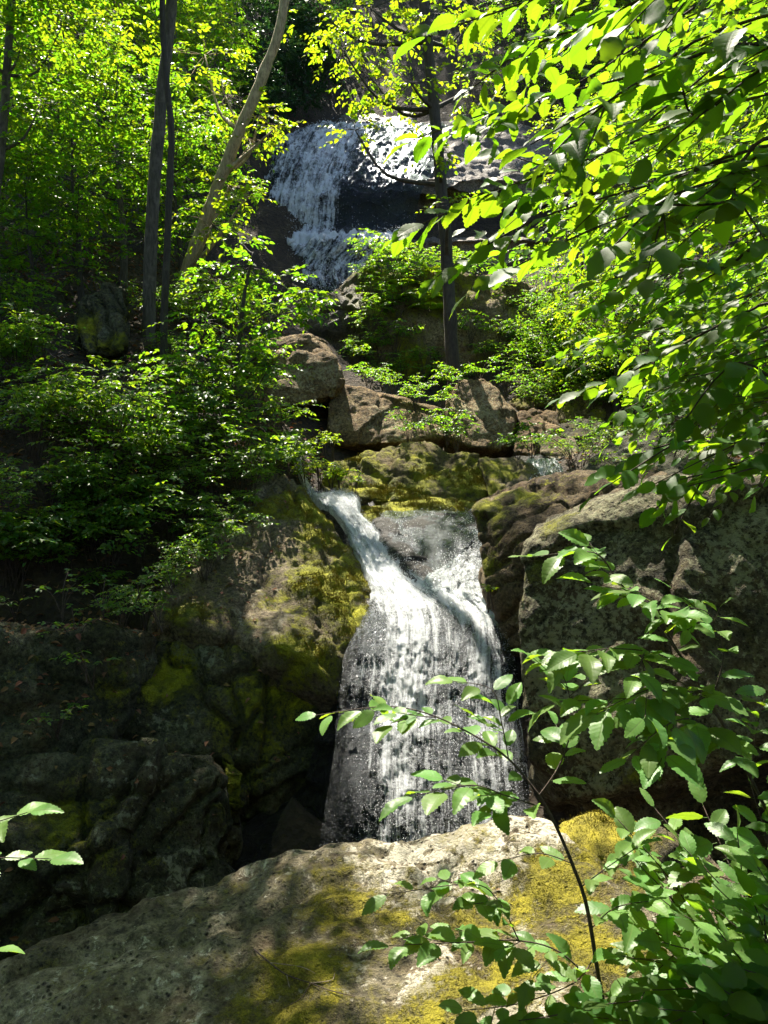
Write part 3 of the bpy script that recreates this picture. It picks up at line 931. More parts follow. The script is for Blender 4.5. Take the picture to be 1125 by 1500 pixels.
def bed(name, rows, nu, dens, mat, amp, off, label=None, attrs=None, freq=1.5, steps=0.0):
    G, U, Vv = loft(rows, nu, dens)
    nv = G.shape[0]
    N = grid_normals(G)
    V = G.reshape(-1, 3)
    d = amp * fbm(V * freq, 5) - off
    if steps:
        h = V[:, 2] / 0.3 + 0.8 * fbm(V * 0.8, 3)
        fr = h - np.floor(h)
        d -= steps * np.clip(0.2 - np.minimum(fr, 1 - fr), 0, 1) / 0.2
    V = V + N * d[:, None]
    og = np.array([V[:, 0].mean(), V[:, 1].mean(), V[:, 2].min()])
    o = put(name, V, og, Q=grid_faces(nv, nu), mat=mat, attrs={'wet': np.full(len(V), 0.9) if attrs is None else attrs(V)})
    return structure(o)


LOW = [(722, 452, 520, 12.0, 12.0), (733, 462, 528, 11.6, 11.6), (748, 486, 528, 11.2, 11.2), (770, 503, 548, 10.9, 10.9), (800, 516, 572, 10.35, 10.3), (840, 534, 604, 9.7, 9.6),
       (868, 542, 664, 9.15, 9.1), (900, 528, 722, 8.7, 8.5), (940, 506, 752, 8.3, 8.1), (1000, 494, 760, 7.95, 7.7), (1050, 490, 764, 7.7, 7.4), (1070, 490, 766, 7.5, 7.25),
       (1110, 484, 772, 7.3, 7.0), (1160, 476, 786, 7.05, 6.75), (1210, 468, 798, 6.85, 6.5), (1300, 458, 815, 6.6, 6.2)]


def foam_low(u, v):
    f = 0.51 + 0.0 * u
    f = np.where(v < 0.40, 0.70, f)
    f += 0.22 * np.exp(-((v - 0.44) / 0.09) ** 2)
    f += 0.22 * np.exp(-((u - 0.45 + 0.1 * v) / 0.16) ** 2) * (v > 0.3)
    f += 0.14 * (u > 0.72) * (v > 0.4)
    f -= 0.10 * np.exp(-(((u - 0.08) / 0.16) ** 2)) * (v > 0.55)
    f -= 0.05 * (v > 0.8)
    edge = 0.07 + 0.05 * np.sin(v * 23) + 0.04 * np.sin(v * 51)
    f -= 0.27 * np.exp(-(u / (edge + 0.10 * (v > 0.72))) ** 2) * (v > 0.5)
    f -= 0.22 * np.exp(-((1 - u) / edge) ** 2) * (v > 0.5)
    return np.clip(f, 0.05, 1.05)


BLOW = [(r[0] + 4, r[1] - 22 - max(0, r[0] - 1000) * 0.12, r[2] + 26, r[3] + 0.12 + max(0, r[0] - 1000) * 0.002, r[4] + 0.12) for r in LOW]
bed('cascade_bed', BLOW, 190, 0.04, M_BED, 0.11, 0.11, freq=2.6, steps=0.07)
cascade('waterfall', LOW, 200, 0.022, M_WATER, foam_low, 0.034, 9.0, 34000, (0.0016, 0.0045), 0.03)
cascade('slab_water', [(748, 552, 700, 11.35, 11.35), (765, 552, 704, 10.95, 10.85), (790, 566, 702, 10.35, 10.25), (815, 582, 676, 9.95, 9.9), (840, 600, 650, 9.55, 9.55)],
        110, 0.03, M_WATER, lambda u, v: 0.27 + 0.12 * np.sin(u * 9) * (v > 0.2), 0.03, 5.0, 1200, (0.003, 0.007), 0.02)
cascade('stream', [(775, 692, 722, 10.4, 10.2), (800, 690, 730, 10.0, 9.8), (830, 640, 730, 9.6, 9.2), (862, 612, 730, 9.2, 8.9), (885, 640, 745, 8.95, 8.6), (915, 690, 760, 8.6, 8.3)],
        80, 0.03, M_TEAL, lambda u, v: 0.40 + 0.35 * v + 0.1 * u, 0.045, 6.0, 1500, (0.003, 0.008), 0.03)
bed('stream_bed', [(760, 640, 760, 10.8, 10.5), (800, 640, 770, 10.2, 10.0), (862, 590, 770, 9.35, 9.05), (930, 600, 780, 8.7, 8.4)], 40, 0.08, M_BED, 0.05, 0.1)
cascade('rivulet', [(640, 424, 434, 13.9, 13.9), (668, 430, 440, 13.2, 13.2), (700, 440, 450, 12.4, 12.4), (728, 452, 468, 11.9, 11.9)], 14, 0.03, M_WATER, lambda u, v: 0.62 + 0 * u, 0.02, 8, 500, (0.004, 0.01), 0.03)
cascade('rapid', [(672, 770, 815, 13.6, 13.6), (690, 766, 830, 13.2, 13.2), (706, 770, 830, 12.6, 12.6), (722, 760, 815, 12.0, 12.0)], 40, 0.03, M_WATER, lambda u, v: 0.55 + 0 * u, 0.04, 6, 900, (0.004, 0.010), 0.04)
bed('rapid_bed', [(660, 750, 860, 14.2, 14.2), (690, 750, 860, 13.3, 13.3), (722, 740, 850, 12.2, 12.2), (760, 730, 850, 11.8, 11.8)], 40, 0.1, M_BED, 0.05, 0.08)
cascade('hollow_water', [(606, 456, 470, 16.4, 16.4), (625, 452, 474, 16.2, 16.2), (640, 448, 500, 15.6, 15.6), (656, 440, 505, 14.8, 14.8)], 30, 0.04, M_WATER, lambda u, v: 0.52 + 0 * u, 0.03, 6, 300, (0.004, 0.012), 0.03)
bed('hollow_bed', [(600, 400, 520, 17.2, 17.2), (640, 400, 520, 15.9, 15.9), (662, 390, 520, 14.9, 14.9), (700, 390, 520, 14.2, 14.2)], 40, 0.1, M_BED, 0.05, 0.10)

UP = [(180, 455, 660, 30.8, 30.8), (205, 408, 650, 29.6, 29.2), (235, 396, 640, 28.8, 28.2), (268, 386, 622, 28.2, 27.2), (282, 384, 616, 28.0, 27.1), (334, 380, 606, 27.5, 27.0),
      (346, 374, 600, 27.1, 26.0), (352, 372, 590, 26.9, 25.8), (386, 364, 540, 26.5, 25.6), (400, 362, 530, 26.0, 25.2), (440, 400, 515, 24.6, 24.2), (500, 440, 505, 22.7, 22.5)]


def foam_up(u, v, V):
    z = V[:, 2]
    zl = P(480, 346, 26.6)[2]
    zt = P(560, 274, 27.2)[2]
    f = 0.57 + 0.10 * np.exp(-((u - 0.30) / 0.18) ** 2)
    dry = np.clip((u - 0.46) / 0.10, 0, 1)
    f -= 0.36 * dry * ((z > zl + 0.12) & (z < zt))
    f -= 0.26 * dry * (z >= zt)
    f += 0.30 * np.exp(-((z - zl) / 0.14) ** 2) * (u < 0.95)
    f += 0.10 * np.exp(-((z - zt) / 0.3) ** 2) * (u < 0.5)
    f += 0.03 * (z < zl - 0.15) * (u < 0.8)
    f -= 0.14 * np.clip((zl - 1.5 - z) / 0.7, 0, 1)
    return np.clip(f, 0.04, 1.0)


BUP = [(130, 380, 1010, 36, 36), (160, 400, 1000, 33.4, 34), (190, 395, 980, 31.0, 32), (225, 375, 960, 29.6, 30.4), (262, 360, 940, 28.6, 29.0), (274, 358, 925, 28.4, 27.4), (282, 356, 920, 28.6, 28.4), (334, 350, 905, 28.0, 28.2),
       (344, 345, 900, 27.4, 25.8), (352, 345, 895, 27.1, 25.4), (358, 345, 890, 27.0, 25.6), (384, 342, 880, 26.8, 25.5), (400, 342, 870, 26.2, 24.6), (440, 350, 860, 24.8, 23.4), (520, 400, 850, 22.6, 22.4), (600, 400, 850, 21.6, 21.6)]
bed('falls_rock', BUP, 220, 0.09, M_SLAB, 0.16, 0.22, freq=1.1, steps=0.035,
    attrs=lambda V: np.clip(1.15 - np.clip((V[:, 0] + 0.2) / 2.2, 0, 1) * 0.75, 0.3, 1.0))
cascade('upper_waterfall', UP, 150, 0.07, M_WATER_FAR, foam_up, 0.12, 3.4, 7000, (0.006, 0.014), 0.08)

# ------------------------------------------------------------------ leaves
def leaf_low(w=0.30, fold=0.10, curl=0.12):
    V = np.array([[0, 0, 0], [0.30, w * 0.92, fold], [0.65, w * 0.80, fold * 0.8 - curl * 0.3], [1, 0, -curl], [0.65, -w * 0.80, fold * 0.8 - curl * 0.3], [0.30, -w * 0.92, fold], [0.5, 0, 0.0]])
    T = np.array([[0, 6, 1], [1, 6, 2], [2, 6, 3], [3, 6, 4], [4, 6, 5], [5, 6, 0]])
    return V, T


def leaf_two(w=0.30):
    V = np.array([[0, 0, 0], [0.45, w, 0.07], [1, 0, -0.08], [0.45, -w, 0.07]])
    return V, np.array([[0, 2, 1], [0, 3, 2]])


def leaf_fine(w=0.31, fold=0.08, curl=0.10, n=9, teeth=0.022, seed=0):
    """Ovate toothed leaf with a folded midrib; x runs along the leaf."""
    rg = np.random.default_rng(seed)
    t = np.linspace(0, 1, n * 2 + 1)
    prof = w * np.sin(math.pi * np.clip(t, 0, 1) ** 0.78) ** 0.82 * (1 - 0.10 * t)
    prof[1:-1] += teeth * np.where(np.arange(1, 2 * n) % 2, 1.0, -0.6)
    prof[-1] = 0.0
    prof[0] = 0.0
    wav = 0.018 * np.sin(t * 9 + rg.uniform(0, 6)) + 0.010 * rg.normal(size=len(t))
    side = rg.normal(0, 0.03)
    mid = np.column_stack([t, side * np.sin(t * 3.1), -curl * t ** 2 + 0.03 * np.sin(t * 3.1)])
    rows = [mid]
    for sgn in (1, -1):
        for k in (0.55, 1.0):
            rows.append(mid + np.column_stack([0.05 * k * np.sin(math.pi * t), sgn * prof * k, fold * k * np.sin(math.pi * t) - 0.35 * prof * (k ** 2) * 0.35 + wav * k * sgn * np.sin(math.pi * t)]))
    m = len(t)
    V = np.vstack(rows)
    uv = np.vstack([np.column_stack([r[:, 0], r[:, 1]]) for r in rows])
    Q = []
    for a, b, flip in ((0, 1, 0), (1, 2, 0), (0, 3, 1), (3, 4, 1)):
        for k in range(m - 1):
            q = [a * m + k, a * m + k + 1, b * m + k + 1, b * m + k]
            Q.append(q[::-1] if flip else q)
    return V, np.array(Q), uv


def leaf_mesh(name, mat, petiole=0.12, **kw):
    V, Q, uv = leaf_fine(**kw)
    V = V + np.array([petiole, 0, 0])
    pv, pq, pt = tube([[0, 0, 0.01], [petiole * 0.5, 0, 0], [petiole + 0.03, 0, 0]], [0.011, 0.009, 0.007], 3, 0, 1)
    n = len(V)
    V = np.vstack([V, pv])
    uv = np.vstack([uv, np.zeros((len(pv), 2))])
    Q = np.vstack([Q, pq + n])
    me = np_mesh(name, V, Q=Q, mat=mat)
    l = me.uv_layers.new(name='leaf')
    idx = np.empty(len(me.loops), np.int32)
    me.loops.foreach_get('vertex_index', idx)
    l.data.foreach_set('uv', uv.astype(np.float32)[idx].ravel())
    return me


def scatter_leaves(tpl, pos, A, N, size, width=1.0):
    """Many copies of a leaf template as one vertex and triangle array."""
    V0, T0 = tpl
    A = nrm(A)
    N = nrm(N - (N * A).sum(1, keepdims=True) * A)
    B = np.cross(N, A)
    s = size[:, None, None]
    V = pos[:, None] + s * (V0[None, :, 0:1] * A[:, None] + width * V0[None, :, 1:2] * B[:, None] + V0[None, :, 2:3] * N[:, None])
    k = len(V0)
    T = (T0[None] + (np.arange(len(pos)) * k)[:, None, None]).reshape(-1, 3)
    return V.reshape(-1, 3), T


def sprays(C, D, L, m, size, droop=0.25, flat=0.35, rg=RNG):
    """Leaves set alternately along twigs; C base, D direction, L length per twig."""
    n = len(C)
    D = nrm(D)
    S = nrm(np.cross(D, Z3 + rg.normal(0, 0.15, (n, 3))))
    N = np.cross(S, D)
    N = np.where(N[:, 2:3] < 0, -N, N)
    pos, ax, no, sz = [], [], [], []
    for k in range(m):
        t = (k + rg.uniform(0.2, 0.9, n)) / m
        p = C + D * (L * t)[:, None] - Z3 * (droop * L * t * t)[:, None]
        sg = 1.0 if k % 2 else -1.0
        th = rg.uniform(0.6, 1.1, n) * (1 - 0.7 * (k == m - 1))
        a = D * np.cos(th)[:, None] + S * (sg * np.sin(th))[:, None] - Z3 * rg.uniform(0.0, 0.45, n)[:, None] + rg.normal(0, 0.12, (n, 3))
        pos.append(p)
        ax.append(a)
        no.append(N + rg.normal(0, flat, (n, 3)))
        sz.append(size * rg.uniform(0.6, 1.15, n) * (1.0 - 0.25 * t))
    return np.vstack(pos), np.vstack(ax), np.vstack(no), np.concatenate(sz)


def blob_twigs(center, rad, n, rg=RNG, hollow=0.45, up=0.0):
    d = nrm(rg.normal(size=(n, 3)))
    r = (hollow + (1 - hollow) * rg.uniform(0, 1, n) ** 0.6)
    c = center + d * r[:, None] * np.asarray(rad)
    dirs = nrm(d * np.array([1, 1, 0.35]) + rg.normal(0, 0.35, (n, 3)) * np.array([1, 1, 0.4]) + Z3 * up)
    return c, dirs


def make_tree(name, origin, trunk, radii, clumps, leafmat, barkmat, label, cat, group=None, leaf=0.14, twigs=60, per=7, tl=0.45, tpl=None, seg=10, limbs=True, twig_bits=True, width=1.0, crown_name='crown', rg=RNG, droop=0.25, solo=False):
    """Tree with trunk, limbs and a crown of leafy sprays; all coordinates are relative to origin."""
    origin = np.asarray(origin, float)
    root = empty(name, origin, label, cat, group)
    V, Q, T = tube(trunk, radii, seg, 0.18)
    link('trunk' if radii[0] > 0.03 else 'stem', np_mesh('trunk', V, Q=Q, T=T, mat=barkmat), root)
    tr = np.asarray(trunk, float)
    cum = np.concatenate([[0], np.cumsum(np.linalg.norm(np.diff(tr, axis=0), axis=1))])
    pos, ax, no, sz, bits = [], [], [], [], []
    for (c, rad, mul) in clumps:
        c = np.asarray(c, float)
        rad = np.asarray(rad, float) * np.ones(3)
        n = max(int(twigs * mul), 4)
        tc, td = blob_twigs(c, rad, n, rg)
        p, a, nn, s = sprays(tc, td, np.full(n, tl) * rg.uniform(0.6, 1.2, n), per, leaf, droop, 0.35, rg)
        pos.append(p); ax.append(a); no.append(nn); sz.append(s)
        if limbs:
            k = np.argmin(np.abs(tr[:, 2] - (c[2] - 0.5 * np.hypot(*(c[:2] - tr[-1, :2])) - 0.2)))
            a0 = tr[k]
            r0 = np.interp(cum[k], cum, radii) * 0.5
            mid = (a0 + c) / 2 + np.array([0, 0, -0.12 * np.linalg.norm(c - a0)]) + rg.normal(0, 0.06, 3) * np.linalg.norm(c - a0)
            lv, lq, lt = tube([a0, mid, c], [max(r0, 0.008), max(r0 * 0.6, 0.006), max(0.2 * r0, 0.004)], 5, 0, 4)
            if solo:
                link('limb', np_mesh('limb', lv, Q=lq, T=lt, mat=barkmat), root)
            else:
                bits.append((lv, lq, lt))
        if twig_bits:
            for j in rg.choice(n, min(n, 10), replace=False):
                bits.append(tube([c + (tc[j] - c) * 0.15, (c + tc[j]) / 2 + rg.normal(0, 0.03, 3), tc[j], tc[j] + td[j] * tl * 0.8 - Z3 * droop * 0.5 * tl], [0.010, 0.008, 0.005, 0.003], 3, 0, 2))
    if bits:
        V, Q, T = join(bits)
        link('branchwork', np_mesh('branchwork', V, Q=Q, T=T, mat=barkmat), root)['kind'] = 'stuff'
    V, T = scatter_leaves(tpl or LEAF6, np.vstack(pos), np.vstack(ax), np.vstack(no), np.concatenate(sz), width)
    link(crown_name, np_mesh('crown', V, T=T, mat=leafmat, smooth=False), root)
    return root


LEAF6, LEAF2 = leaf_low(), leaf_two()


def proto_tree(name, h, r, leafmat, bark, rg, nclump, twigs, leaf, label, group, cat='tree', low=0.25):
    tr = [np.array([0, 0, -0.3])]
    x = np.zeros(2)
    for k in range(1, 6):
        x = x + rg.normal(0, 0.05 * h / 5, 2)
        tr.append(np.array([x[0], x[1], h * k / 5]))
    cl = []
    for k in range(nclump):
        z = h * (low + (1.02 - low) * (k + 0.5) / nclump)
        a = k * 2.4 + rg.uniform(-0.5, 0.5)
        rr = r * (0.35 + 0.65 * math.sin(math.pi * min(1, 0.18 + 0.82 * (z / h - low) / (1 - low)))) * rg.uniform(0.55, 1.0)
        q = r * rg.uniform(0.36, 0.55)
        cl.append((np.array([math.cos(a) * rr, math.sin(a) * rr, z]), (q, q, q * 0.45), rg.uniform(0.7, 1.2)))
    return make_tree(name, (0, 0, 0), tr, np.linspace(h * 0.017 + 0.012, 0.01, 6), cl, leafmat, bark, label, cat, group, leaf=leaf, twigs=twigs, per=7, tl=0.30 + 0.06 * r, rg=rg)


def seen(loc):
    v = np.asarray(loc, float)
    return CXP + FPX * v[0] / (v @ _f), CYP - FPX * (v @ _u) / (v @ _f)


def place(protos, spots, used, namer=None, sink=0.05):
    out = []
    for (k, loc, rz, s) in spots:
        loc = (loc[0], loc[1], loc[2] - sink)
        pr = protos[k]
        if k not in used:
            used.add(k)
            pr.location = loc
            pr.rotation_euler = (0, 0, rz)
            pr.scale = (s, s, s)
            out.append(pr)
        else:
            out.append(copy_tree(pr, loc, rz, s))
        if namer:
            out[-1]['label'] = out[-1]['group'] = namer(k, loc)
    return out


# ------------------------------------------------------------------ trees that stand out in the photograph
def px_path(pts, origin):
    return [P(*p) - origin for p in pts]


def feature_tree(name, base, pts, rpx, clumps, leafmat, bark, label, leaf=0.15, twigs=45, **kw):
    o = on_ground(*base[:2], base[2] - 3) if len(base) == 3 else P(*base)
    o = P(*base)
    o[2] = min(o[2], gz(o[None, :2])[0])
    path = [np.array([0, 0, -0.25])] + px_path(pts, o)
    d = base[2]
    rad = [rpx[0] * 1.25 * d / FPX] + [np.interp(k, [0, len(pts) - 1], rpx) * d / FPX for k in range(len(pts))]
    cl = [(P(a, b, dd) - o, (r * dd / FPX, r * dd / FPX, r * 0.55 * dd / FPX), m) for (a, b, dd, r, m) in clumps]
    return make_tree(name, o, path, rad, cl, leafmat, bark, label, 'tree', leaf=leaf, twigs=twigs, seg=12, solo=True, **kw)


feature_tree('dark_trunk_tree', (218, 500, 14.2), [(218, 470, 14.2), (222, 330, 14.2), (236, 150, 14.2), (252, 0, 14.2), (262, -200, 14.0), (268, -420, 13.8)], (9.5, 6),
             [(160, -380, 13, 140, 2.2), (215, -500, 14, 130, 2.0), (120, -230, 14, 90, 1.2), (60, -480, 13, 140, 2), (300, -470, 15.5, 90, 1.2)], L_FAR, BARK_GREY,
             'straight thick dark grey tree trunk on the left bank beside a thinner one')
feature_tree('thin_trunk_tree', (240, 510, 13.6), [(240, 480, 13.6), (244, 380, 13.6), (249, 260, 13.6), (251, 190, 13.6), (243, 110, 13.6), (238, 20, 13.6), (236, -160, 13.5), (228, -330, 13.5)], (5.2, 3.4),
             [(190, -300, 13.4, 100, 1.6), (160, -230, 13, 80, 1.2), (180, -130, 13.5, 60, 0.7), (210, -400, 13.5, 90, 1.3)], L_FAR, BARK_DARK,
             'thin black crooked tree trunk right beside the thicker dark grey one')
feature_tree('leaning_tree', (262, 425, 16.4), [(275, 395, 16.4), (300, 325, 16.3), (326, 255, 16.2), (352, 190, 16.1), (385, 110, 16.0), (410, 40, 15.9), (424, -60, 15.8), (450, -260, 15.5)], (9.5, 5.5),
             [(380, 170, 16.5, 32, 0.5), (400, 190, 16.0, 26, 0.4), (370, 205, 16.4, 22, 0.35), (330, 140, 16.6, 45, 0.6), (335, 272, 16.6, 34, 0.5), (358, 292, 15.6, 22, 0.35), (310, 330, 15.6, 40, 0.6), (300, 80, 17, 55, 0.7), (480, -300, 15.6, 70, 1.0), (450, -360, 15.5, 70, 1.0)], L_YEL, BARK_TAN,
             'tan tree trunk leaning to the right in front of the upper falls', leaf=0.15, twigs=30)
feature_tree('edge_tree', (-14, 345, 13.5), [(-8, 320, 13.5), (2, 220, 13.5), (10, 110, 13.5), (16, 0, 13.5), (22, -200, 13.4)], (6.5, 4.5),
             [(30, 70, 13.4, 60, 1.0), (60, 150, 13.6, 50, 0.6), (0, -60, 13, 90, 1.4), (90, 40, 14, 60, 0.8), (40, -220, 13, 110, 1.6), (-60, 40, 13, 80, 1)], L_FAR, BARK_GREY,
             'slim grey tree trunk at the far edge of the left bank')
feature_tree('centre_tree', (668, 585, 16.9), [(664, 560, 16.9), (660, 470, 16.9), (655, 380, 16.9), (646, 270, 16.9), (636, 160, 16.9), (626, 60, 16.8), (618, -40, 16.7), (606, -240, 16.5)], (9.8, 6.5),
             [(540, 110, 17.5, 46, 0.7), (500, 70, 17.5, 46, 0.8), (560, 50, 17.2, 55, 1.0), (580, 160, 17.6, 36, 0.55), (520, 190, 17.4, 30, 0.4), (600, 120, 16.4, 38, 0.6), (640, 215, 16.2, 26, 0.35), (662, 300, 16.2, 24, 0.3), (640, 20, 16.2, 40, 0.6), (540, 10, 17, 60, 1.0), (470, 20, 17, 45, 0.7), (680, 40, 17.5, 50, 0.8), (690, 130, 17.5, 40, 0.6), (620, -120, 16.5, 120, 2), (560, -260, 16.5, 130, 2), (700, -220, 16.5, 130, 2)], L_YEL, BARK_DARK,
             'dark tree trunk rising behind the row of boulders in front of the cliff', leaf=0.16, twigs=34)

# ------------------------------------------------------------------ forest on the slopes
rg = np.random.default_rng(3)
GU = 'understory trees on the left slope'
under = [proto_tree('understory_tree', h, r, m, b, np.random.default_rng(20 + k), nc, tw, lf, 'bright leafy understory tree on the slope left of the falls', GU)
         for k, (h, r, m, b, nc, tw, lf) in enumerate(((5.6, 2.0, L_FAR, BARK_GREY, 11, 55, 0.15), (6.8, 2.3, L_YEL, BARK_GREY, 13, 55, 0.16), (4.6, 1.9, L_FAR, BARK_DARK, 9, 60, 0.15), (7.6, 2.6, L_FAR, BARK_GREY, 14, 60, 0.17)))]
used = set()
sp = []
for (px, d, k, s) in ((20, 17, 0, 1.0), (110, 18, 1, 1.0), (70, 22, 3, 1.0), (170, 21, 2, 1.1), (210, 24, 1, 1.0), (270, 22, 0, 1.0), (275, 26, 3, 0.95), (150, 27, 3, 1.1), (50, 28, 1, 1.2), (300, 29, 2, 1.1),
                      (-40, 21, 1, 1.0), (240, 30, 1, 1.1), (-90, 17, 3, 1.0), (285, 21, 2, 0.75), (130, 15.5, 2, 0.8), (275, 18.5, 2, 0.8), (0, 15, 2, 0.85), (190, 17, 0, 0.85), (60, 14.6, 2, 0.6)):
    x = (px - CXP) / FPX * d
    sp.append((k, (x, d, gz([[x, d]])[0]), rg.uniform(0, 6.28), s))
place(under, sp, used, lambda k, l: ('mid-height green understory tree on the left slope', 'tall yellow-green understory tree glowing on the left slope', 'short dark-stemmed leafy tree low on the left slope', 'tallest broad green understory tree on the left slope')[k] + (' behind the dark trunks' if l[1] > 19.5 else ' near the dark trunks'))

GB = 'tall trees on the hillside behind the falls'
back = [proto_tree('hillside_tree', h, r, m, b, np.random.default_rng(40 + k), nc, tw, lf, 'tall leafy tree on the hillside above and behind the falls', GB)
        for k, (h, r, m, b, nc, tw, lf) in enumerate(((11, 3.4, L_FAR, BARK_GREY, 18, 75, 0.24), (13, 3.8, L_LEFT, BARK_DARK, 20, 80, 0.25), (9, 3.2, L_YEL, BARK_GREY, 16, 70, 0.23)))]
used = set()
sp = []
for row, (d, n) in enumerate(((35, 8), (41, 10), (49, 12), (58, 12))):
    for k in range(n):
        x = (k + 0.5 + rg.uniform(-0.3, 0.3) + 0.3 * (row % 2)) / n * d * 1.45 - d * 0.72
        if (row == 0 and -8 < x < 6.5) or (row == 1 and -7 < x < 3.5):
            continue
        dd = d + rg.uniform(-2, 2)
        sp.append((int(rg.integers(0, 3)), (x, dd, gz([[x, dd]])[0]), rg.uniform(0, 6.28), rg.uniform(0.85, 1.2)))
place(back, sp, used, lambda k, l: ('tall mid-green tree on the hillside behind the falls', 'tallest dark green tree on the hillside behind the falls', 'shorter yellow-green tree on the hillside behind the falls')[k] + (', far up the slope' if l[1] > 46 else ', just above the falls'))

used = {0, 1, 2}  # unseen trees at the viewer's back, added to lower the sky fill
sp = []
for k, (x, y, sc) in enumerate(((-3.2, -2.6, 0.75), (2.6, -3.2, 0.8), (-0.4, -6.0, 0.95), (-6.5, -1.0, 0.8), (6.0, -1.2, 0.8), (-7.0, -6.5, 1.0), (6.5, -7.0, 1.0), (-8.2, 3.6, 0.8))):
    sp.append((k % 3, (x, y, gz([[x, y]])[0]), k * 1.3, sc))
place(back, sp, used, lambda k, l: 'unseen leafy forest tree added behind the viewpoint to cut sky light')

GH = 'dark evergreen shrubs by the falls'
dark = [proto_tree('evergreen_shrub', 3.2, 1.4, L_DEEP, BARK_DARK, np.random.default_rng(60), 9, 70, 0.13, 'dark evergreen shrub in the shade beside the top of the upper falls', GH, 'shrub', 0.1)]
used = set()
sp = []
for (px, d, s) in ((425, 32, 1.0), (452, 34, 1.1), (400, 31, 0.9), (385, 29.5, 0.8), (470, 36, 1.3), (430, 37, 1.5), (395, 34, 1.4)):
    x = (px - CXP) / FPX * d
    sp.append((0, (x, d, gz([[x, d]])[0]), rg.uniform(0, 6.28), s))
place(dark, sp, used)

GR = 'understory trees on the right slope'
right = [proto_tree('slope_tree', h, r, m, b, np.random.default_rng(70 + k), nc, tw, lf, 'small-leaved sunlit tree on the slope right of the falls', GR)
         for k, (h, r, m, b, nc, tw, lf) in enumerate(((4.6, 1.9, L_YEL, BARK_DARK, 11, 70, 0.12), (5.8, 2.2, L_FAR, BARK_DARK, 12, 70, 0.13), (3.4, 1.6, L_FAR, BARK_DARK, 8, 75, 0.12)))]
used = set()
sp = []
for (px, d, k, s) in ((900, 17, 0, 0.9), (1000, 16, 1, 1.0), (1090, 15, 0, 1.0), (850, 20.5, 2, 1.0), (960, 21, 1, 1.0), (1060, 21, 0, 1.2), (1150, 18, 1, 1.0), (880, 25, 0, 1.1), (1000, 26, 1, 1.1), (1110, 26, 1, 1.2), (800, 19.5, 2, 0.6),
                      (760, 33, 1, 1.0), (860, 33, 0, 1.1), (960, 33, 1, 1.3), (1180, 13, 2, 1.0), (980, 13, 2, 0.7), (1080, 11, 2, 0.7)):
    x = (px - CXP) / FPX * d
    sp.append((k, (x, d, gz([[x, d]])[0]), rg.uniform(0, 6.28), s))
place(right, sp, used, lambda k, l: ('bright yellow-green small-leaved tree on the right slope', 'taller green small-leaved tree on the right slope', 'low bushy green tree on the right slope')[k] + (' beyond the cliff' if l[1] > 22 else ' between the cliff and the steep-faced boulder'))

# canopy trees whose crowns spread over the left bank and throw it into shade
GC = 'tall trees shading the stream'


def canopy_tree(base, top, clumps, label, leafmat=L_FAR, tw=70, group=None):
    o = np.array([base[0], base[1], gz([base])[0]])
    t = np.asarray(top, float) - o
    path = [np.array([0, 0, -0.3]), t * 0.3 + np.array([0, 0, 0.3]), t * 0.65 + np.array([0, 0, 0.2]), t]
    return make_tree('canopy_tree', o, path, [0.2, 0.17, 0.12, 0.05], [(np.asarray(c) - o, (r, r, r * 0.45), m) for (c, r, m) in clumps], leafmat, BARK_GREY, label, 'tree', group, leaf=0.16, twigs=tw, per=7, tl=0.5, solo=True)


canopy_tree((-6.8, 7.4), (-4.8, 7.6, 8.4), [((-2.85, 7.5, 5.3), 0.95, 1.8), ((-3.7, 7.4, 5.5), 1.1, 2.6), ((-4.2, 7.9, 5.8), 1.1, 2.4), ((-4.6, 8.3, 6.6), 1.2, 2.0), ((-3.3, 7.2, 5.0), 0.8, 1.6), ((-3.9, 8.7, 7.0), 1.2, 1.8), ((-3.5, 8.1, 5.9), 1.0, 1.8), ((-2.9, 8.2, 6.0), 0.9, 0.9), ((-4.0, 8.0, 6.4), 1.3, 0.9), ((-4.9, 7.2, 6.2), 1.4, 1.0), ((-5.8, 8.0, 6.8), 1.5, 1.0), ((-4.6, 8.8, 7.8), 1.5, 1.0)],
            'tall tree at the left with a crown spreading above the shaded bank')
canopy_tree((-10.2, 12.4), (-7.0, 13.0, 11.0), [((-4.2, 13.2, 8.4), 1.4, 1.4), ((-5.4, 12.6, 8.3), 1.6, 1.4), ((-4.3, 14.4, 9.0), 1.3, 1.2), ((-5.6, 14.2, 9.2), 1.6, 1.3), ((-6.8, 13.0, 8.6), 1.7, 1.3), ((-6.0, 11.2, 7.8), 1.4, 1.2), ((-5.4, 13.2, 10.2), 1.8, 1.2), ((-7.0, 14.6, 10.0), 1.8, 1.2), ((-4.5, 12.0, 7.8), 1.0, 1.0)],
            'tall tree on the left slope with a wide crown above the rock walls')
canopy_tree((-6.2, 2.2), (-4.2, 2.4, 8.0), [((-3.5, 3.0, 5.2), 1.3, 1.3), ((-2.2, 2.0, 5.6), 1.3, 1.2), ((-2.3, 4.5, 5.6), 1.2, 1.2), ((-4.2, 4.8, 5.8), 1.3, 1.2), ((-0.8, 3.3, 6.0), 1.2, 1.1), ((-1.2, 0.8, 5.8), 1.3, 1.1), ((-4.6, 1.4, 5.8), 1.4, 1.2)],
            'tall tree on the near left bank leaning its crown over the rounded boulder')  # out-of-view crown added to keep overhead sky light off the boulder and walls
canopy_tree((4.6, 0.6), (3.2, 1.2, 8.0), [((0.9, 1.8, 6.2), 1.3, 1.1), ((2.2, 2.6, 5.8), 1.3, 1.2), ((3.4, 3.2, 6.0), 1.3, 1.2), ((2.0, 0.6, 6.2), 1.4, 1.1), ((4.2, 1.6, 6.4), 1.4, 1.1)],
            'tall tree on the near right bank with a crown above the dense corner bush')  # crown above the frame, added to dim light from the zenith
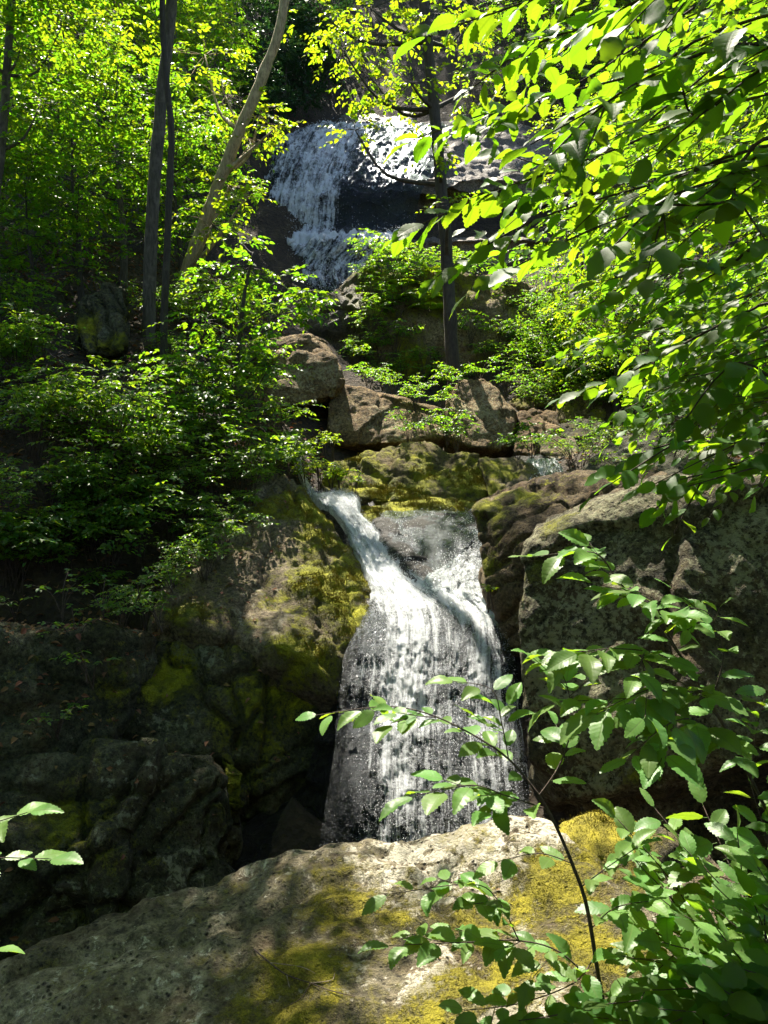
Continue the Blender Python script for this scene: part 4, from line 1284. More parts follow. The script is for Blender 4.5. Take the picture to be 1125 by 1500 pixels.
canopy_tree((5.2, 6.4), (4.0, 7.0, 9.5), [((3.6, 7.2, 6.6), 1.5, 1.2), ((2.9, 6.2, 5.8), 1.2, 1.0), ((4.6, 7.6, 7.4), 1.7, 1.2), ((3.4, 8.2, 8.2), 1.5, 1.1), ((5.0, 6.0, 6.6), 1.6, 1.1)],
            'tall tree at the right with a crown spreading above the steep-faced boulder')

# streamside tree whose bright leaves hang in front of the upper falls
feature_tree('streamside_tree', (335, 690, 12.2), [(335, 660, 12.2), (338, 600, 12.2), (346, 540, 12.3), (352, 480, 12.4), (360, 420, 12.5), (372, 370, 12.5)], (4.5, 2),
             [(420, 412, 12.4, 26, 0.6), (358, 392, 12.8, 34, 0.8), (440, 440, 12.2, 30, 0.7), (322, 412, 12.9, 40, 0.9), (400, 470, 12.2, 40, 0.9), (360, 510, 12.0, 45, 0.9), (395, 535, 11.9, 30, 0.5),
              (300, 470, 12.6, 45, 0.9), (335, 590, 11.7, 44, 0.7), (270, 530, 12.2, 45, 0.8), (300, 560, 11.8, 50, 0.8), (448, 425, 12.5, 16, 0.3), (352, 352, 13, 22, 0.4)], L_FAR, BARK_DARK,
             'slender leafy tree rooted by the mossy slab, its bright leaves hanging before the upper falls', leaf=0.135, twigs=34, tl=0.34, per=7)

# ------------------------------------------------------------------ undergrowth
def proto_shrub(name, h, r, nstem, leafmat, rg, leaf, label, group, cat='shrub', per=6, tw=7, width=1.0):
    root = empty(name, (0, 0, 0), label, cat, group)
    bits, C, D = [], [], []
    for k in range(nstem):
        a = rg.uniform(0, 6.28)
        tip = np.array([math.cos(a) * r * rg.uniform(0.3, 1), math.sin(a) * r * rg.uniform(0.3, 1), h * rg.uniform(0.55, 1)])
        mid = tip * np.array([0.35, 0.35, 0.6])
        bits.append(tube([np.array([0, 0, -0.1]) + rg.normal(0, 0.03, 3), mid, tip], [0.008, 0.006, 0.003], 4, 0, 3))
        for j in range(tw):
            t = rg.uniform(0.3, 1.0)
            p = mid * (1 - t) + tip * t
            b = rg.uniform(0, 6.28)
            C.append(p)
            D.append([math.cos(b), math.sin(b), rg.uniform(-0.1, 0.35)])
    V, Q, T = join(bits)
    st = link('stems', np_mesh('stems', V, Q=Q, T=T, mat=BARK_TWIG), root)
    st['kind'] = 'stuff'
    C, D = np.array(C), np.array(D)
    p, a, n, s = sprays(C, D, rg.uniform(0.6, 1.2, len(C)) * r * 0.42, per, leaf, 0.25, 0.3, rg)
    V, T = scatter_leaves(LEAF6, p, a, n, s, width)
    link('foliage', np_mesh('foliage', V, T=T, mat=leafmat, smooth=False), root)
    return root


def fern(name, rg, label, group, n=9, L=0.5):
    root = empty(name, (0, 0, 0), label, 'fern', group)
    pos, ax, no, sz = [], [], [], []
    for k in range(n):
        a = k / n * 6.28 + rg.uniform(-0.3, 0.3)
        d = np.array([math.cos(a), math.sin(a), 0])
        for t in np.linspace(0.12, 1, 16):
            p = d * L * t * 0.9 + Z3 * L * (0.75 * t - 0.62 * t * t)
            for sgn in (-1, 1):
                s = np.array([-d[1], d[0], 0]) * sgn
                pos.append(p); ax.append(s + d * 0.4 - Z3 * 0.15); no.append(Z3 + rg.normal(0, 0.15, 3)); sz.append(L * 0.30 * math.sin(math.pi * min(1, 0.15 + 0.85 * (1 - t) ** 0.8)) + 0.01)
    V, T = scatter_leaves(LEAF6, np.array(pos), np.array(ax), np.array(no), np.array(sz), 0.55)
    link('fronds', np_mesh('fronds', V, T=T, mat=L_YEL, smooth=False), root)
    return root


rg = np.random.default_rng(9)
LB = 'broad-leaved shrubs on the left bank'
bank = [proto_shrub('bank_shrub', h, r, ns, m, np.random.default_rng(80 + k), lf, 'low green broad-leaved shrub among leaf litter on the shaded left bank', LB)
        for k, (h, r, ns, m, lf) in enumerate(((0.9, 0.7, 9, L_LEFT, 0.10), (1.3, 0.8, 10, L_LEFT, 0.11), (0.6, 0.6, 8, L_LEFT, 0.09), (1.0, 0.8, 10, L_FAR, 0.10)))]
used = set()
sp = []
for k in range(125):
    px, py = rg.uniform(-30, 420), rg.uniform(430, 900)
    if py > 915 - max(0, px - 120) * 0.62 or (60 < px < 225 and 400 < py < 610) or (px < 120 and 440 < py < 560 and rg.uniform() < 0.6):
        continue
    g = on_ground(px, py, 6.8)
    sp.append((int(rg.integers(0, 4)) if py < 700 else int(rg.integers(0, 3)), g, rg.uniform(0, 6.28), rg.uniform(0.7, 1.25) * (0.8 if py > 760 else 1.0)))
for (px, py, d) in ((235, 880, 8.5), (255, 855, 8.7), (275, 835, 9.0), (290, 815, 9.3), (310, 795, 9.6), (330, 775, 9.9), (350, 755, 10.2), (370, 735, 10.6), (392, 712, 11.2), (300, 850, 8.9), (330, 815, 9.3), (210, 905, 8.2), (180, 920, 7.8), (410, 700, 11.5), (360, 785, 9.8)):
    sp.append((int(rg.integers(0, 3)), P(px, py, d), rg.uniform(0, 6.28), rg.uniform(0.45, 0.75)))
def bank_name(k, l):
    x, y = seen(l)
    h = ('knee-high', 'waist-high', 'low', 'bright')[k]
    if l[1] < 12 and x > 225 and y > 690:
        return h + ' broad-leaved shrub crowding the upper edge of the sloping mossy slab'
    if y > 700:
        return h + ' broad-leaved shrub in deep shade above the dark earthy rock bank'
    if x < 230:
        return h + ' broad-leaved shrub below the ridged mossy rock on the left bank'
    return h + ' broad-leaved shrub under the slender streamside tree'


place(bank, sp, used, bank_name)
LD = 'seedlings on the dark bank'
seed = [proto_shrub('seedling', 0.28, 0.28, 4, L_LEFT, np.random.default_rng(90 + k), 0.07, 'small seedling on the dark earthy bank below the shrubs', LD, 'seedling', 4, 3) for k in range(2)]
used = set()
sp = []
for (px, py) in ((60, 940), (110, 930), (130, 985), (30, 1010), (85, 1060), (180, 900), (205, 860), (250, 850), (20, 890), (150, 880), (90, 880), (230, 900)):
    dd = np.interp(py, [850, 1080], [7.6, 6.6])
    sp.append((int(rg.integers(0, 2)), P(px, py, dd), rg.uniform(0, 6.28), rg.uniform(0.7, 1.2)))
place(seed, sp, used)

RB = 'shrubs on the right bank'
rb = [proto_shrub('bank_bush', h, r, 9, m, np.random.default_rng(95 + k), lf, 'fine-leaved green bush on the rocky right bank above the brown ledge boulder', RB)
      for k, (h, r, m, lf) in enumerate(((0.8, 0.7, L_LEFT, 0.07), (1.0, 0.8, L_FAR, 0.08)))]
used = set()
sp = []
for (px, py, d) in ((850, 690, 12.6), (880, 665, 12.8), (840, 665, 13.4), (910, 650, 12.6), (950, 640, 12.4), (1000, 650, 11.5), (1060, 640, 11), (1120, 660, 9.6), (980, 690, 10.2), (920, 700, 10.6), (1040, 700, 9), (870, 640, 15), (930, 590, 16), (1000, 580, 15.5), (1080, 590, 14), (1130, 610, 12.5), (780, 560, 19), (800, 530, 20.3), (840, 520, 20), (900, 540, 18.5), (760, 480, 21.8), (820, 470, 21.6)):
    q = P(px, py, d)
    q[2] = max(gz(q[None, :2])[0], q[2] - 0.25) if d < 16 else q[2] - 0.2
    sp.append((int(rg.integers(0, 2)), q, rg.uniform(0, 6.28), rg.uniform(0.75, 1.2) * (1.2 if d > 16 else 0.9)))
for k in range(66):
    q = on_ground(rg.uniform(720, 1120), rg.uniform(440, 640), 9.0) if k < 40 else on_ground(rg.uniform(765, 905), rg.uniform(520, 610), 14.0)
    sp.append((int(rg.integers(0, 2)), q, rg.uniform(0, 6.28), rg.uniform(0.8, 1.4)))
place(rb, sp, used, lambda k, l: ('dull green fine-leaved bush', 'bright green fine-leaved bush')[k] + (' on the right bank just above the brown ledge boulder' if l[1] < 13 else ' on the right bank behind the small stacked rocks' if l[1] < 18.5 else ' on the right slope beside the cliff'))

SP = 'plants by the stream head'
sps = [proto_shrub('streamside_plant', 0.55, 0.28, 6, L_YEL, np.random.default_rng(101 + k), 0.075, 'bright green leafy plant at the edge of the thin rivulet', SP, 'plant', 5, 5, 0.8) for k in range(2)]
used = set()
sp = [(int(rg.integers(0, 2)), P(px, py, d), rg.uniform(0, 6.28), rg.uniform(0.7, 1.2)) for (px, py, d) in
      ((440, 690, 12.9), (455, 702, 12.7), (470, 712, 12.4), (485, 722, 12.25), (462, 680, 13.2), (500, 726, 12.2), (425, 672, 13.3), (488, 668, 13.6), (520, 728, 12.1), (448, 722, 12.3), (475, 655, 14.2))]
place(sps, sp, used)
TP = 'plants round the centre trunk'
tps = [proto_shrub('trunk_plant', 0.7, 0.55, 7, L_FAR, np.random.default_rng(104 + k), 0.085, 'leafy green plant growing on the boulders round the dark centre trunk', TP, 'plant') for k in range(2)]
used = set()
sp = [(int(rg.integers(0, 2)), P(px, py, d), rg.uniform(0, 6.28), rg.uniform(0.7, 1.1)) for (px, py, d) in
      ((608, 596, 15.2), (645, 600, 15.2), (655, 640, 14.4), (670, 655, 14.2), (665, 575, 16), (600, 650, 14.2), (780, 670, 13.6), (760, 672, 13.7), (540, 568, 17.6), (575, 575, 17.8), (615, 582, 17.6), (700, 562, 18.0), (740, 575, 17.8), (560, 566, 18.6))]
place(tps, sp, used)
CP = 'plants on the cliff'
cps = [proto_shrub('cliff_plant', 0.9, 0.6, 8, m, np.random.default_rng(107 + k), 0.10, 'green plant clinging to the wet cliff behind the boulders', CP, 'plant') for k, m in enumerate((L_FAR, L_LEFT))]
used = set()
sp = [(k % 2, P(px, py, d), rg.uniform(0, 6.28), rg.uniform(0.7, 1.3)) for k, (px, py, d) in enumerate(
      ((540, 395, 21.9), (555, 410, 21.6), (575, 402, 21.8), (600, 398, 21.8), (630, 402, 21.7), (660, 405, 21.7), (545, 440, 21.3), (550, 480, 20.9), (555, 520, 20.7), (520, 550, 20.4), (590, 560, 20.2), (620, 545, 20.3), (690, 500, 20.7), (715, 540, 20.4), (640, 580, 20.1), (560, 380, 22.4), (700, 420, 21.6), (740, 440, 21.5), (535, 420, 21.6), (585, 470, 21.1), (570, 450, 21.0), (560, 560, 20.3), (540, 500, 20.8), (580, 520, 20.6), (730, 500, 20.8), (770, 520, 20.7), (760, 560, 20.4), (680, 570, 20.3), (590, 430, 21.3), (530, 530, 20.6), (610, 410, 21.6)))]
place(cps, sp, used)
FR = 'ferns on the cliff'
f0 = fern('cliff_fern', np.random.default_rng(5), 'pale green fern on the ledge of the wet cliff', FR)
used = set()
place([f0], [(0, P(px, py, d), rg.uniform(0, 6.28), s) for (px, py, d, s) in ((620, 440, 21.2, 1.5), (630, 455, 21.0, 1.3), (590, 420, 21.6, 1.2), (650, 400, 21.8, 1.2))], used, None, 0.0)
tag_plant = proto_shrub('ledge_plant', 0.22, 0.12, 4, L_YEL, np.random.default_rng(120), 0.05, 'tiny bright plant rooted at the waterline of the brown ledge boulder', None, 'plant', 5, 4)
tag_plant.location = P(716, 880, 8.25)

# ------------------------------------------------------------------ leaf litter
def litter(name, pts, size, parent_label, rg):
    n = len(pts)
    a = rg.uniform(0, 6.28, n)
    A = np.column_stack([np.cos(a), np.sin(a), rg.normal(0, 0.25, n)])
    N = Z3 + rg.normal(0, 0.45, (n, 3))
    V, T = scatter_leaves(leaf_low(0.28, 0.16, 0.2), pts, A, N, size * rg.uniform(0.6, 1.3, n))
    o = put(name, V, pts.mean(0), T=T, mat=L_DEAD, smooth=False)
    o['kind'] = 'stuff'
    o['label'] = parent_label
    return o


rg = np.random.default_rng(31)
n = 9000
lx, ly = rg.uniform(-10, -1.2, n), rg.uniform(6.8, 20, n)
keep = gz(np.column_stack([lx, ly])) > -2.3
lx, ly = lx[keep], ly[keep]
n = len(lx)
litter('leaf_litter', np.column_stack([lx, ly, gz(np.column_stack([lx, ly])) + rg.uniform(0.005, 0.05, n)]), 0.09, 'brown dead leaves covering the left bank', rg)
n = 4000
lx, ly = rg.uniform(2.0, 12, n), rg.uniform(7.5, 20, n)
litter('leaf_litter', np.column_stack([lx, ly, gz(np.column_stack([lx, ly])) + rg.uniform(0.005, 0.05, n)]), 0.09, 'brown dead leaves covering the right bank', rg)

def litter_on(rock_name, n, size, label, rg, keep=lambda V: np.ones(len(V), bool)):
    o = bpy.data.objects[rock_name]
    me = o.data
    V = np.empty(len(me.vertices) * 3, np.float32)
    me.vertices.foreach_get('co', V)
    N = np.empty(len(me.vertices) * 3, np.float32)
    me.vertices.foreach_get('normal', N)
    V, N = V.reshape(-1, 3) + np.array(o.location), N.reshape(-1, 3)
    k = np.nonzero((N[:, 2] > 0.35) & keep(V))[0]
    k = rg.choice(k, min(n, len(k)), replace=False)
    return litter('leaf_litter', V[k] + N[k] * 0.012, size, label, rg)


litter_on('bank_rock', 900, 0.075, 'brown dead leaves on the dark earthy rock bank', rg)
litter_on('mossy_wall', 120, 0.07, 'scattered dead leaves on the dark mossy wall', rg)
litter_on('shaded_wall_rock', 90, 0.07, 'scattered dead leaves on the ledged wall', rg)
litter_on('mossy_slab', 260, 0.06, 'dead leaves along the upper edge of the sloping slab', rg, lambda V: V[:, 0] < -1.35)

# ------------------------------------------------------------------ foreground plants, leaf by leaf
def near_meshes(mat, n=9, **kw):
    return [leaf_mesh('leaf', mat, w=0.22 + 0.045 * ((k * 4) % 5) / 2, fold=0.03 + 0.045 * (k % 4), curl=0.02 + 0.09 * (k % 3), seed=k, **kw) for k in range(n)]


LM_NEAR, LM_SAP = near_meshes(L_NEAR), near_meshes(L_SAP)
L_NEARP = leaf_material('broad_leaf_far', (0.045, 0.11, 0.02), (0.22, 0.41, 0.010), 0.58, 0.52, False, 0.02)
_lv, _lq, _ = leaf_fine(0.29, 0.06, 0.10, 5, 0.02, 4)
LEAF_MID = (_lv, np.vstack([_lq[:, :3], _lq[:, [0, 2, 3]]]))


def curve(path, n):
    path = np.asarray(path, float)
    t = np.linspace(0, len(path) - 1, n)
    return np.stack([np.interp(t, np.arange(len(path)), path[:, k]) for k in range(3)], 1)


class Plant:
    def __init__(self, name, base, label, cat, meshes, rg, cap=300):
        self.root = empty(name, base, label, cat)
        self.base = np.asarray(base, float)
        self.meshes, self.rg, self.cap, self.count = meshes, rg, cap, 0
        self.rest = []

    def stick(self, name, path, r0, r1, mat=None, seg=6):
        path = np.asarray(path)
        V, Q, T = tube(path - self.base, np.linspace(r0, r1, len(path)), seg, 0.08, 5)
        return link(name, np_mesh(name, V, Q=Q, T=T, mat=mat or BARK_TWIG), self.root)

    def leaf(self, p, axis, normal, size, solid=True):
        a = nrm(np.asarray(axis))
        n = nrm(normal - a * (normal @ a))
        if not solid or self.count >= self.cap:
            self.rest.append((p, a, n, size))
            return
        b = np.cross(n, a)
        o = link('leaf', self.meshes[int(self.rg.integers(0, len(self.meshes)))], self.root)
        w = self.rg.uniform(0.9, 1.12)
        M = Matrix(((a[0], b[0], n[0], 0), (a[1], b[1], n[1], 0), (a[2], b[2], n[2], 0), (0, 0, 0, 1)))
        o.matrix_basis = Matrix.Translation(p - self.base) @ M @ Matrix.Diagonal((size, size * w, size, 1))
        self.count += 1

    def branch(self, path, r0, spacing, size, start=0.15, flat=0.3, hang=0.25, twigs=0, twig_len=0.25, solid=True, face=0.0, tip=True, name='branch', solid_from=0.0):
        rg = self.rg
        self.stick(name, path, r0, max(0.0012, r0 * 0.35), seg=5)
        P_ = curve(path, 60)
        L = np.linalg.norm(np.diff(P_, axis=0), axis=1).sum()
        n = max(int(L * (1 - start) / spacing), 3)
        side0 = int(rg.integers(0, 2))
        for k in range(n + (1 if tip else 0)):
            t = start + (1 - start) * (k + rg.uniform(-0.2, 0.2)) / n
            t = min(max(t, 0), 1)
            i = min(int(t * 59), 58)
            p = P_[i] + (P_[i + 1] - P_[i]) * (t * 59 - i)
            D = nrm(P_[i + 1] - P_[max(i - 1, 0)])
            S = nrm(np.cross(D, Z3)) * (1 if (k + side0) % 2 else -1)
            th = rg.uniform(0.65, 1.15) if k < n else rg.uniform(0, 0.25)
            ax = D * math.cos(th) + S * math.sin(th) - Z3 * rg.uniform(0, 2 * hang) + rg.normal(0, 0.10, 3)
            no = Z3 + rg.normal(0, flat, 3) + np.array([0, -face, 0])
            self.leaf(p, ax, no, size * rg.uniform(0.65, 1.15), solid and t >= solid_from)
        for k in range(twigs):
            t = rg.uniform(0.2, 0.85)
            i = int(t * 58)
            D = nrm(P_[i + 1] - P_[max(i - 1, 0)])
            S = nrm(np.cross(D, Z3)) * (1 if k % 2 else -1)
            e = nrm(D * 0.8 + S * rg.uniform(0.4, 0.9) + Z3 * rg.normal(-0.12, 0.15))
            l = twig_len * rg.uniform(0.6, 1.2)
            a = P_[i]
            self.branch([a, a + e * l * 0.5 - Z3 * 0.01, a + e * l - Z3 * 0.10 * l], r0 * 0.5, spacing * 0.9, size * 0.9, 0.25, flat, hang, 0, solid=solid, face=face, name='twig')

    def finish(self, mat):
        if self.rest:
            p, a, n, s = (np.array(x) for x in zip(*self.rest))
            V, T = scatter_leaves(LEAF_MID, p - self.base, a, n, s)
            o = link('foliage', np_mesh('foliage', V, T=T, mat=mat, smooth=True), self.root)
            o['kind'] = 'stuff'


def pp(*pts):
    return [P(*p) for p in pts]


# overhanging tree at the right; its trunk stands just outside the view
base = np.array([2.5, 1.9, gz([[2.5, 1.9]])[0]])
ov = Plant('overhanging_tree', base, 'broad-leaved tree overhanging from the right, its big glowing leaves hanging across the view', 'tree', LM_NEAR, np.random.default_rng(55), 300)
ov.stick('trunk', [base - Z3 * 0.2, base + [-0.05, 0.05, 1.2], base + [-0.1, 0.1, 2.6], base + [0.0, 0.2, 4.6]], 0.075, 0.03, BARK_GREY, 10)
T0 = base + np.array([-0.1, 0.1, 0])
near = [  # tip first seen leftmost; (tip), (middle), (root end near the trunk), leaf size
    ((628, 50, 2.3), (780, 0, 2.2), (1130, -150, 2.0), 0.105), ((690, 130, 2.2), (820, 60, 2.1), (1150, -60, 1.9), 0.10), ((605, 205, 2.5), (740, 150, 2.4), (1130, 20, 2.1), 0.10),
    ((800, 235, 1.55), (900, 160, 1.6), (1180, 60, 1.7), 0.095), ((585, 345, 2.5), (700, 290, 2.4), (1150, 130, 2.1), 0.105), ((640, 405, 2.3), (780, 340, 2.3), (1180, 200, 2.0), 0.105),
    ((690, 425, 2.0), (850, 350, 1.9), (1200, 230, 1.8), 0.105), ((900, 360, 1.5), (1000, 290, 1.55), (1220, 190, 1.7), 0.09), ((960, 300, 1.4), (1060, 250, 1.45), (1240, 180, 1.6), 0.085),
    ((860, 40, 1.7), (980, -10, 1.7), (1200, -120, 1.8), 0.10), ((830, 580, 2.4), (930, 520, 2.3), (1200, 430, 2.0), 0.085), ((885, 695, 2.1), (980, 650, 2.0), (1220, 560, 1.8), 0.085),
    ((960, 745, 2.0), (1040, 690, 1.9), (1240, 620, 1.8), 0.085), ((1000, 130, 1.6), (1100, 80, 1.6), (1260, 20, 1.7), 0.10), ((870, 450, 2.0), (980, 390, 2.0), (1220, 320, 1.9), 0.085), ((1000, 620, 1.8), (1090, 560, 1.8), (1250, 500, 1.8), 0.085)]
for a, b, c, s in near:
    c3 = P(*c)
    w1, w2 = ov.rg.normal(0, 0.05, 3), ov.rg.normal(0, 0.03, 3)
    b3 = P(*b)
    ov.branch([T0 + Z3 * (c3[2] - base[2] + 0.25) * 1.0, c3, (c3 + b3) / 2 + w1, b3 + w2, P(*a)], 0.0055, 0.055, s * 0.98, 0.12, 0.5, 0.25, 4, 0.28, True, 0.35, solid_from=0.36)
rr = np.random.default_rng(77)
for k in range(66):
    tx, ty = rr.uniform(690, 1060), rr.uniform(-60, 700)
    if k >= 42:
        tx, ty = rr.uniform(860, 1080), rr.uniform(430, 700)
    if tx < 880 and ty > 520:
        tx += 180
    if tx < 700 + max(0, ty - 330) * 0.75:
        tx += 120
    d = rr.uniform(2.6, 4.6)
    a, b = (tx, ty, d), (tx + rr.uniform(110, 170), ty - rr.uniform(30, 80), d - 0.1)
    c = (tx + rr.uniform(300, 460), ty - rr.uniform(120, 200), d - 0.4)
    q = pp(c, b, a)
    q[1] = q[1] + rr.normal(0, 0.06, 3)
    ov.branch(q, 0.004, 0.055, rr.uniform(0.07, 0.10), 0.05, 0.5, 0.25, 5, 0.42, False, 0.3)
ov.finish(L_NEARP)

# slim sapling in front of the boulder
base = P(900, 1540, 2.35)
sa = Plant('sapling', base, 'slim young sapling with dark stem and toothed leaves before the sunlit boulder', 'sapling', LM_SAP, np.random.default_rng(56), 290)
stem = pp((900, 1540, 2.35), (880, 1450, 2.36), (860, 1330, 2.37), (838, 1265, 2.37), (812, 1205, 2.36), (790, 1165, 2.36))
sa.stick('stem', stem, 0.0085, 0.0045)
kw = dict(start=0.12, flat=0.22, hang=0.18, solid=True, face=0.10)
sa.branch(pp((790, 1165, 2.36), (745, 1112, 2.4), (690, 1075, 2.44), (625, 1045, 2.48), (560, 1035, 2.5), (462, 1048, 2.52)), 0.0042, 0.042, 0.105, twigs=4, twig_len=0.16, **kw)
sa.branch(pp((790, 1165, 2.36), (820, 1120, 2.38), (838, 1060, 2.42), (832, 1010, 2.46), (822, 985, 2.48)), 0.0036, 0.036, 0.105, twigs=4, twig_len=0.15, **kw)
sa.branch(pp((800, 1185, 2.36), (740, 1165, 2.3), (690, 1150, 2.26), (610, 1165, 2.22)), 0.003, 0.04, 0.11, twigs=3, twig_len=0.14, **kw)
sa.branch(pp((745, 1112, 2.4), (735, 1060, 2.42), (720, 1010, 2.46), (665, 998, 2.48)), 0.0025, 0.04, 0.095, twigs=2, twig_len=0.13, **kw)
sa.branch(pp((880, 1450, 2.36), (820, 1395, 2.3), (760, 1378, 2.24), (690, 1380, 2.2), (570, 1385, 2.16)), 0.0035, 0.042, 0.105, twigs=4, twig_len=0.16, **kw)
sa.branch(pp((760, 1378, 2.24), (730, 1320, 2.26), (690, 1295, 2.26), (570, 1310, 2.24)), 0.0026, 0.042, 0.10, twigs=3, twig_len=0.14, **kw)
sa.branch(pp((850, 1300, 2.37), (890, 1270, 2.3), (935, 1240, 2.24)), 0.0026, 0.036, 0.095, twigs=1, twig_len=0.12, **kw)
sa.branch(pp((872, 1400, 2.36), (840, 1440, 2.25), (760, 1470, 2.12), (680, 1480, 2.04)), 0.003, 0.042, 0.105, twigs=3, twig_len=0.15, **kw)
sa.branch(pp((838, 1265, 2.37), (790, 1250, 2.34), (730, 1262, 2.3)), 0.0022, 0.05, 0.09, twigs=0, **kw)
sa.branch(pp((866, 1360, 2.37), (900, 1330, 2.28), (950, 1320, 2.2)), 0.0024, 0.04, 0.10, twigs=1, twig_len=0.12, **kw)
sa.finish(L_NEARP)

# arching shrub before the steep face
base = P(1180, 1330, 2.5)
ar = Plant('arching_shrub', base, 'arching shrub with long pale toothed leaves before the steep-faced boulder', 'shrub', LM_SAP, np.random.default_rng(57), 290)
base2 = base - Z3 * 0.0
ar.stick('stem', [base + np.array([0.05, 0, -0.45]), base, P(1090, 1120, 2.5), P(1010, 980, 2.52), P(950, 900, 2.55)], 0.008, 0.004)
kw = dict(start=0.1, flat=0.25, hang=0.30, solid=True, face=0.15)
ar.branch(pp((950, 900, 2.55), (905, 850, 2.58), (880, 815, 2.6), (850, 808, 2.62), (785, 815, 2.64)), 0.0035, 0.036, 0.12, twigs=2, twig_len=0.13, **kw)
ar.branch(pp((1010, 980, 2.52), (980, 930, 2.45), (960, 880, 2.42), (930, 865, 2.4)), 0.003, 0.036, 0.125, twigs=4, twig_len=0.16, **kw)
ar.branch(pp((1020, 1000, 2.5), (970, 960, 2.42), (900, 950, 2.36), (850, 955, 2.32)), 0.003, 0.036, 0.125, twigs=4, twig_len=0.16, **kw)
ar.branch(pp((1060, 1060, 2.5), (1000, 1000, 2.4), (950, 1010, 2.3), (880, 1040, 2.24)), 0.003, 0.036, 0.13, twigs=4, twig_len=0.18, **kw)
ar.branch(pp((1040, 1030, 2.5), (1060, 960, 2.45), (1040, 900, 2.42), (1000, 890, 2.4)), 0.003, 0.038, 0.10, twigs=3, twig_len=0.15, **kw)
ar.branch(pp((1090, 1120, 2.5), (1030, 1060, 2.3), (980, 1060, 2.2), (920, 1110, 2.14)), 0.003, 0.038, 0.13, twigs=3, twig_len=0.16, **kw)
ar.branch(pp((1100, 1140, 2.5), (1110, 1060, 2.35), (1130, 1000, 2.3)), 0.003, 0.04, 0.10, twigs=2, twig_len=0.16, **kw)
ar.finish(L_NEARP)

# dense bush in the corner
base = P(1120, 1640, 2.3)
bu = Plant('corner_bush', base, 'dense dark green bush with overlapping toothed leaves covering the end of the boulder', 'bush', LM_SAP, np.random.default_rng(58), 300)
rr = np.random.default_rng(12)
tips = [(905, 1200, 2.6), (960, 1185, 2.7), (1030, 1180, 2.7), (1100, 1150, 2.6), (930, 1260, 2.5), (1000, 1240, 2.5), (1080, 1220, 2.4), (900, 1330, 2.4), (960, 1310, 2.3), (1040, 1290, 2.2), (1110, 1270, 2.2),
        (910, 1400, 2.25), (970, 1380, 2.15), (1050, 1360, 2.1), (1120, 1340, 2.05), (890, 1470, 2.1), (950, 1450, 2.0), (1020, 1430, 1.95), (1090, 1420, 1.9), (870, 1490, 2.05), (980, 1500, 1.9), (1060, 1490, 1.85), (1130, 1480, 1.8), (1140, 1200, 2.4), (760, 1495, 2.0), (830, 1500, 1.95), (1010, 1540, 1.9), (1080, 1530, 1.8), (1130, 1400, 1.9), (1150, 1530, 1.75), (940, 1530, 1.95), (1100, 1310, 2.1), (1000, 1340, 2.2), (1060, 1450, 1.85), (1140, 1120, 2.5)]
for t in tips:
    a = P(*t)
    m = (a + base) / 2 + np.array([rr.uniform(0.02, 0.15), rr.uniform(-0.1, 0.1), 0.12])
    bu.branch([base + rr.normal(0, 0.04, 3), m, a], 0.0045, 0.05, rr.uniform(0.10, 0.135), 0.4, 0.32, 0.25, 2, 0.22, True, 0.22)
bu.finish(L_NEARP)

# small leafy twigs entering at the left edge
base = P(-130, 1330, 2.1)
le = Plant('edge_seedling', base, 'few toothed leaves of a seedling standing before the shaded ledged wall', 'seedling', LM_SAP, np.random.default_rng(59), 60)
le.stick('stem', [P(-120, 1700, 2.1), base, P(-110, 1150, 2.1)], 0.006, 0.004)
for pts in (((-125, 1240, 2.1), (-40, 1215, 2.1), (40, 1190, 2.1)), ((-130, 1300, 2.1), (-40, 1260, 2.1), (70, 1258, 2.1)), ((-130, 1400, 2.1), (-70, 1390, 2.1), (-20, 1392, 2.1))):
    le.branch(pp(*pts), 0.003, 0.04, 0.105, 0.3, 0.25, 0.12, 0, face=0.15)

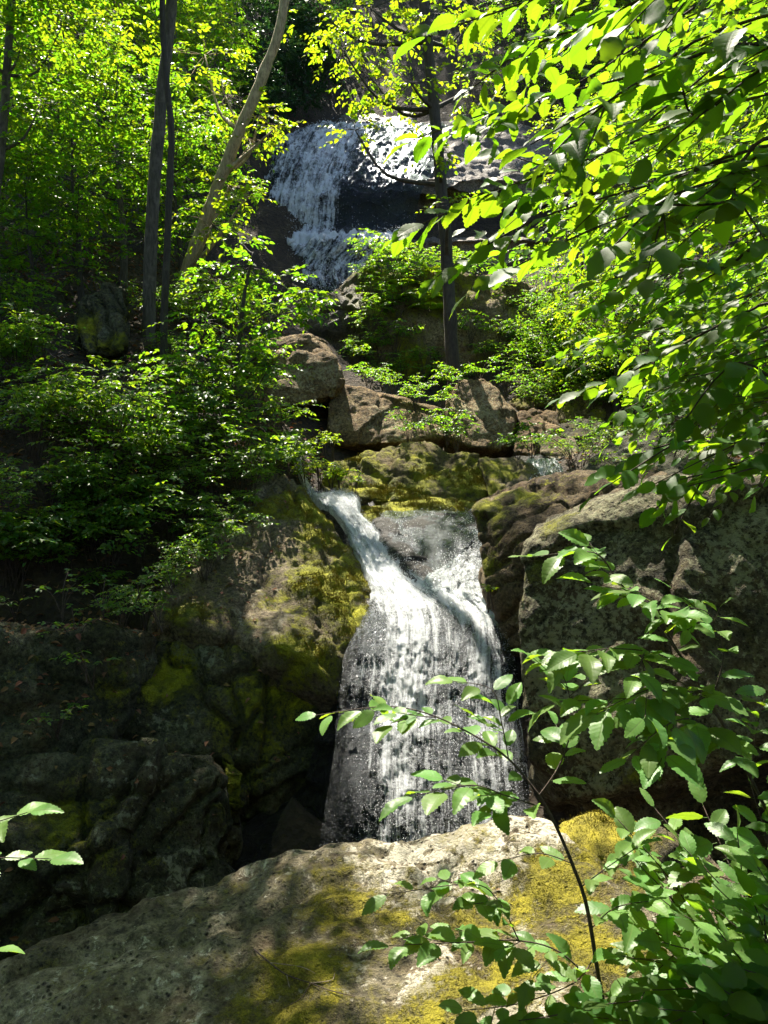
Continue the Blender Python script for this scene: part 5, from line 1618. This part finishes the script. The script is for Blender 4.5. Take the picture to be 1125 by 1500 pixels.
# ------------------------------------------------------------------ moss cushions, twigs, fallen leaves
def cushion(name, c, rx, ry, rz, label, seed, n=2600):
    rg = np.random.default_rng(seed)
    nu, nv = 60, 22
    u = np.linspace(0, 2 * math.pi, nu, endpoint=False)
    v = np.linspace(0.02, 1, nv)
    UU, VV_ = np.meshgrid(u, v)
    r = VV_.ravel()
    a = UU.ravel()
    rad = 1 + 0.22 * fbm(np.column_stack([np.cos(a) * 1.3, np.sin(a) * 1.3, np.full(len(a), seed)]), 3)
    V = np.column_stack([np.cos(a) * r * rad * rx, np.sin(a) * r * rad * ry, rz * (np.sqrt(np.clip(1 - (r * 0.98) ** 2, 0, 1)) - 0.35)])
    V[:, 2] += 0.018 * fbm(V * 9 + seed, 4)
    i = (np.arange(nv - 1)[:, None] * nu + np.arange(nu)[None])
    j = (np.arange(nv - 1)[:, None] * nu + (np.arange(nu)[None] + 1) % nu)
    Q = np.stack([i, j, j + nu, i + nu], -1).reshape(-1, 4)
    o = link(name, np_mesh(name, V, Q=Q, mat=M_MOSS), None, c)
    tag(o, label, 'moss')
    k = rg.choice(len(V), n)
    B = V[k] + rg.normal(0, 0.006, (n, 3))
    d = nrm(np.column_stack([rg.normal(0, 0.5, n), rg.normal(0, 0.5, n), np.ones(n)]))
    s = nrm(np.cross(d, rg.normal(size=(n, 3)))) * 0.0022
    tip = B + d * rg.uniform(0.006, 0.016, n)[:, None]
    W = np.stack([B - s, B + s, tip], 1).reshape(-1, 3)
    f = link('moss_shoots', np_mesh('moss_shoots', W, T=np.arange(3 * n).reshape(-1, 3), mat=M_MOSS, smooth=False), o)
    f['kind'] = 'stuff'
    return o


cushion('moss_cushion', P(885, 1222, 3.72) - Z3 * 0.01, 0.27, 0.20, 0.13, 'thick bright yellow-green moss cushion on top of the rounded boulder', 3)

def surf(px, py, off=0.0):
    """Point on whatever rock the photo ray meets beyond the near plants."""
    r = nrm(P(px, py, 1.0))
    best = 1e9
    for o in (bpy.data.objects['foreground_boulder'],):
        ok, loc, nor, _ = o.ray_cast(Vector(-np.array(o.location)), Vector(r))
        if ok:
            best = np.array(loc + o.location)
    return best + np.array([0, 0, off])


bpy.context.view_layer.update()
tw = empty('fallen_twig', surf(430, 1430), 'thin forked dry twig lying on the mossy rounded boulder', 'twig')
tb = np.array(tw.location)
for k, pts in enumerate((((372, 1392), (395, 1412), (420, 1430), (455, 1442), (480, 1452)), ((395, 1412), (440, 1418), (462, 1428)), ((455, 1442), (440, 1465), (415, 1478)), ((455, 1442), (485, 1438), (490, 1428)), ((480, 1452), (520, 1462)), ((420, 1430), (424, 1448)))):
    q = np.array([surf(*p, 0.006) for p in pts]) - tb
    V, Q, T = tube(q, np.linspace(0.0042 if k == 0 else 0.0024, 0.0014, len(q)), 5, 0.1, 4)
    link('twig_stem' if k == 0 else 'twig_fork', np_mesh('twig', V, Q=Q, T=T, mat=BARK_TWIG if k % 2 == 0 else BARK_DEAD), tw)
for k, (px, py, sz, mt, lab) in enumerate(((352, 1358, 0.07, L_SAP, 'small fresh green leaf lying on the shaded side of the rounded boulder'), (645, 1408, 0.035, L_DEAD, 'small orange dead leaf lying on the sunlit rounded boulder'), (735, 1305, 0.03, L_DEAD, 'tiny red-brown dead leaf on the lichen patch of the rounded boulder'))):
    me = leaf_mesh('leaf', mt, w=0.2 + 0.06 * k, fold=0.1, curl=0.2, seed=30 + k)
    o = link('fallen_leaf', me, None, surf(px, py, 0.008))
    o.scale = (sz, sz, sz)
    o.rotation_euler = (0.35, 0.15, 0.9 + k)
    tag(o, lab, 'leaf')
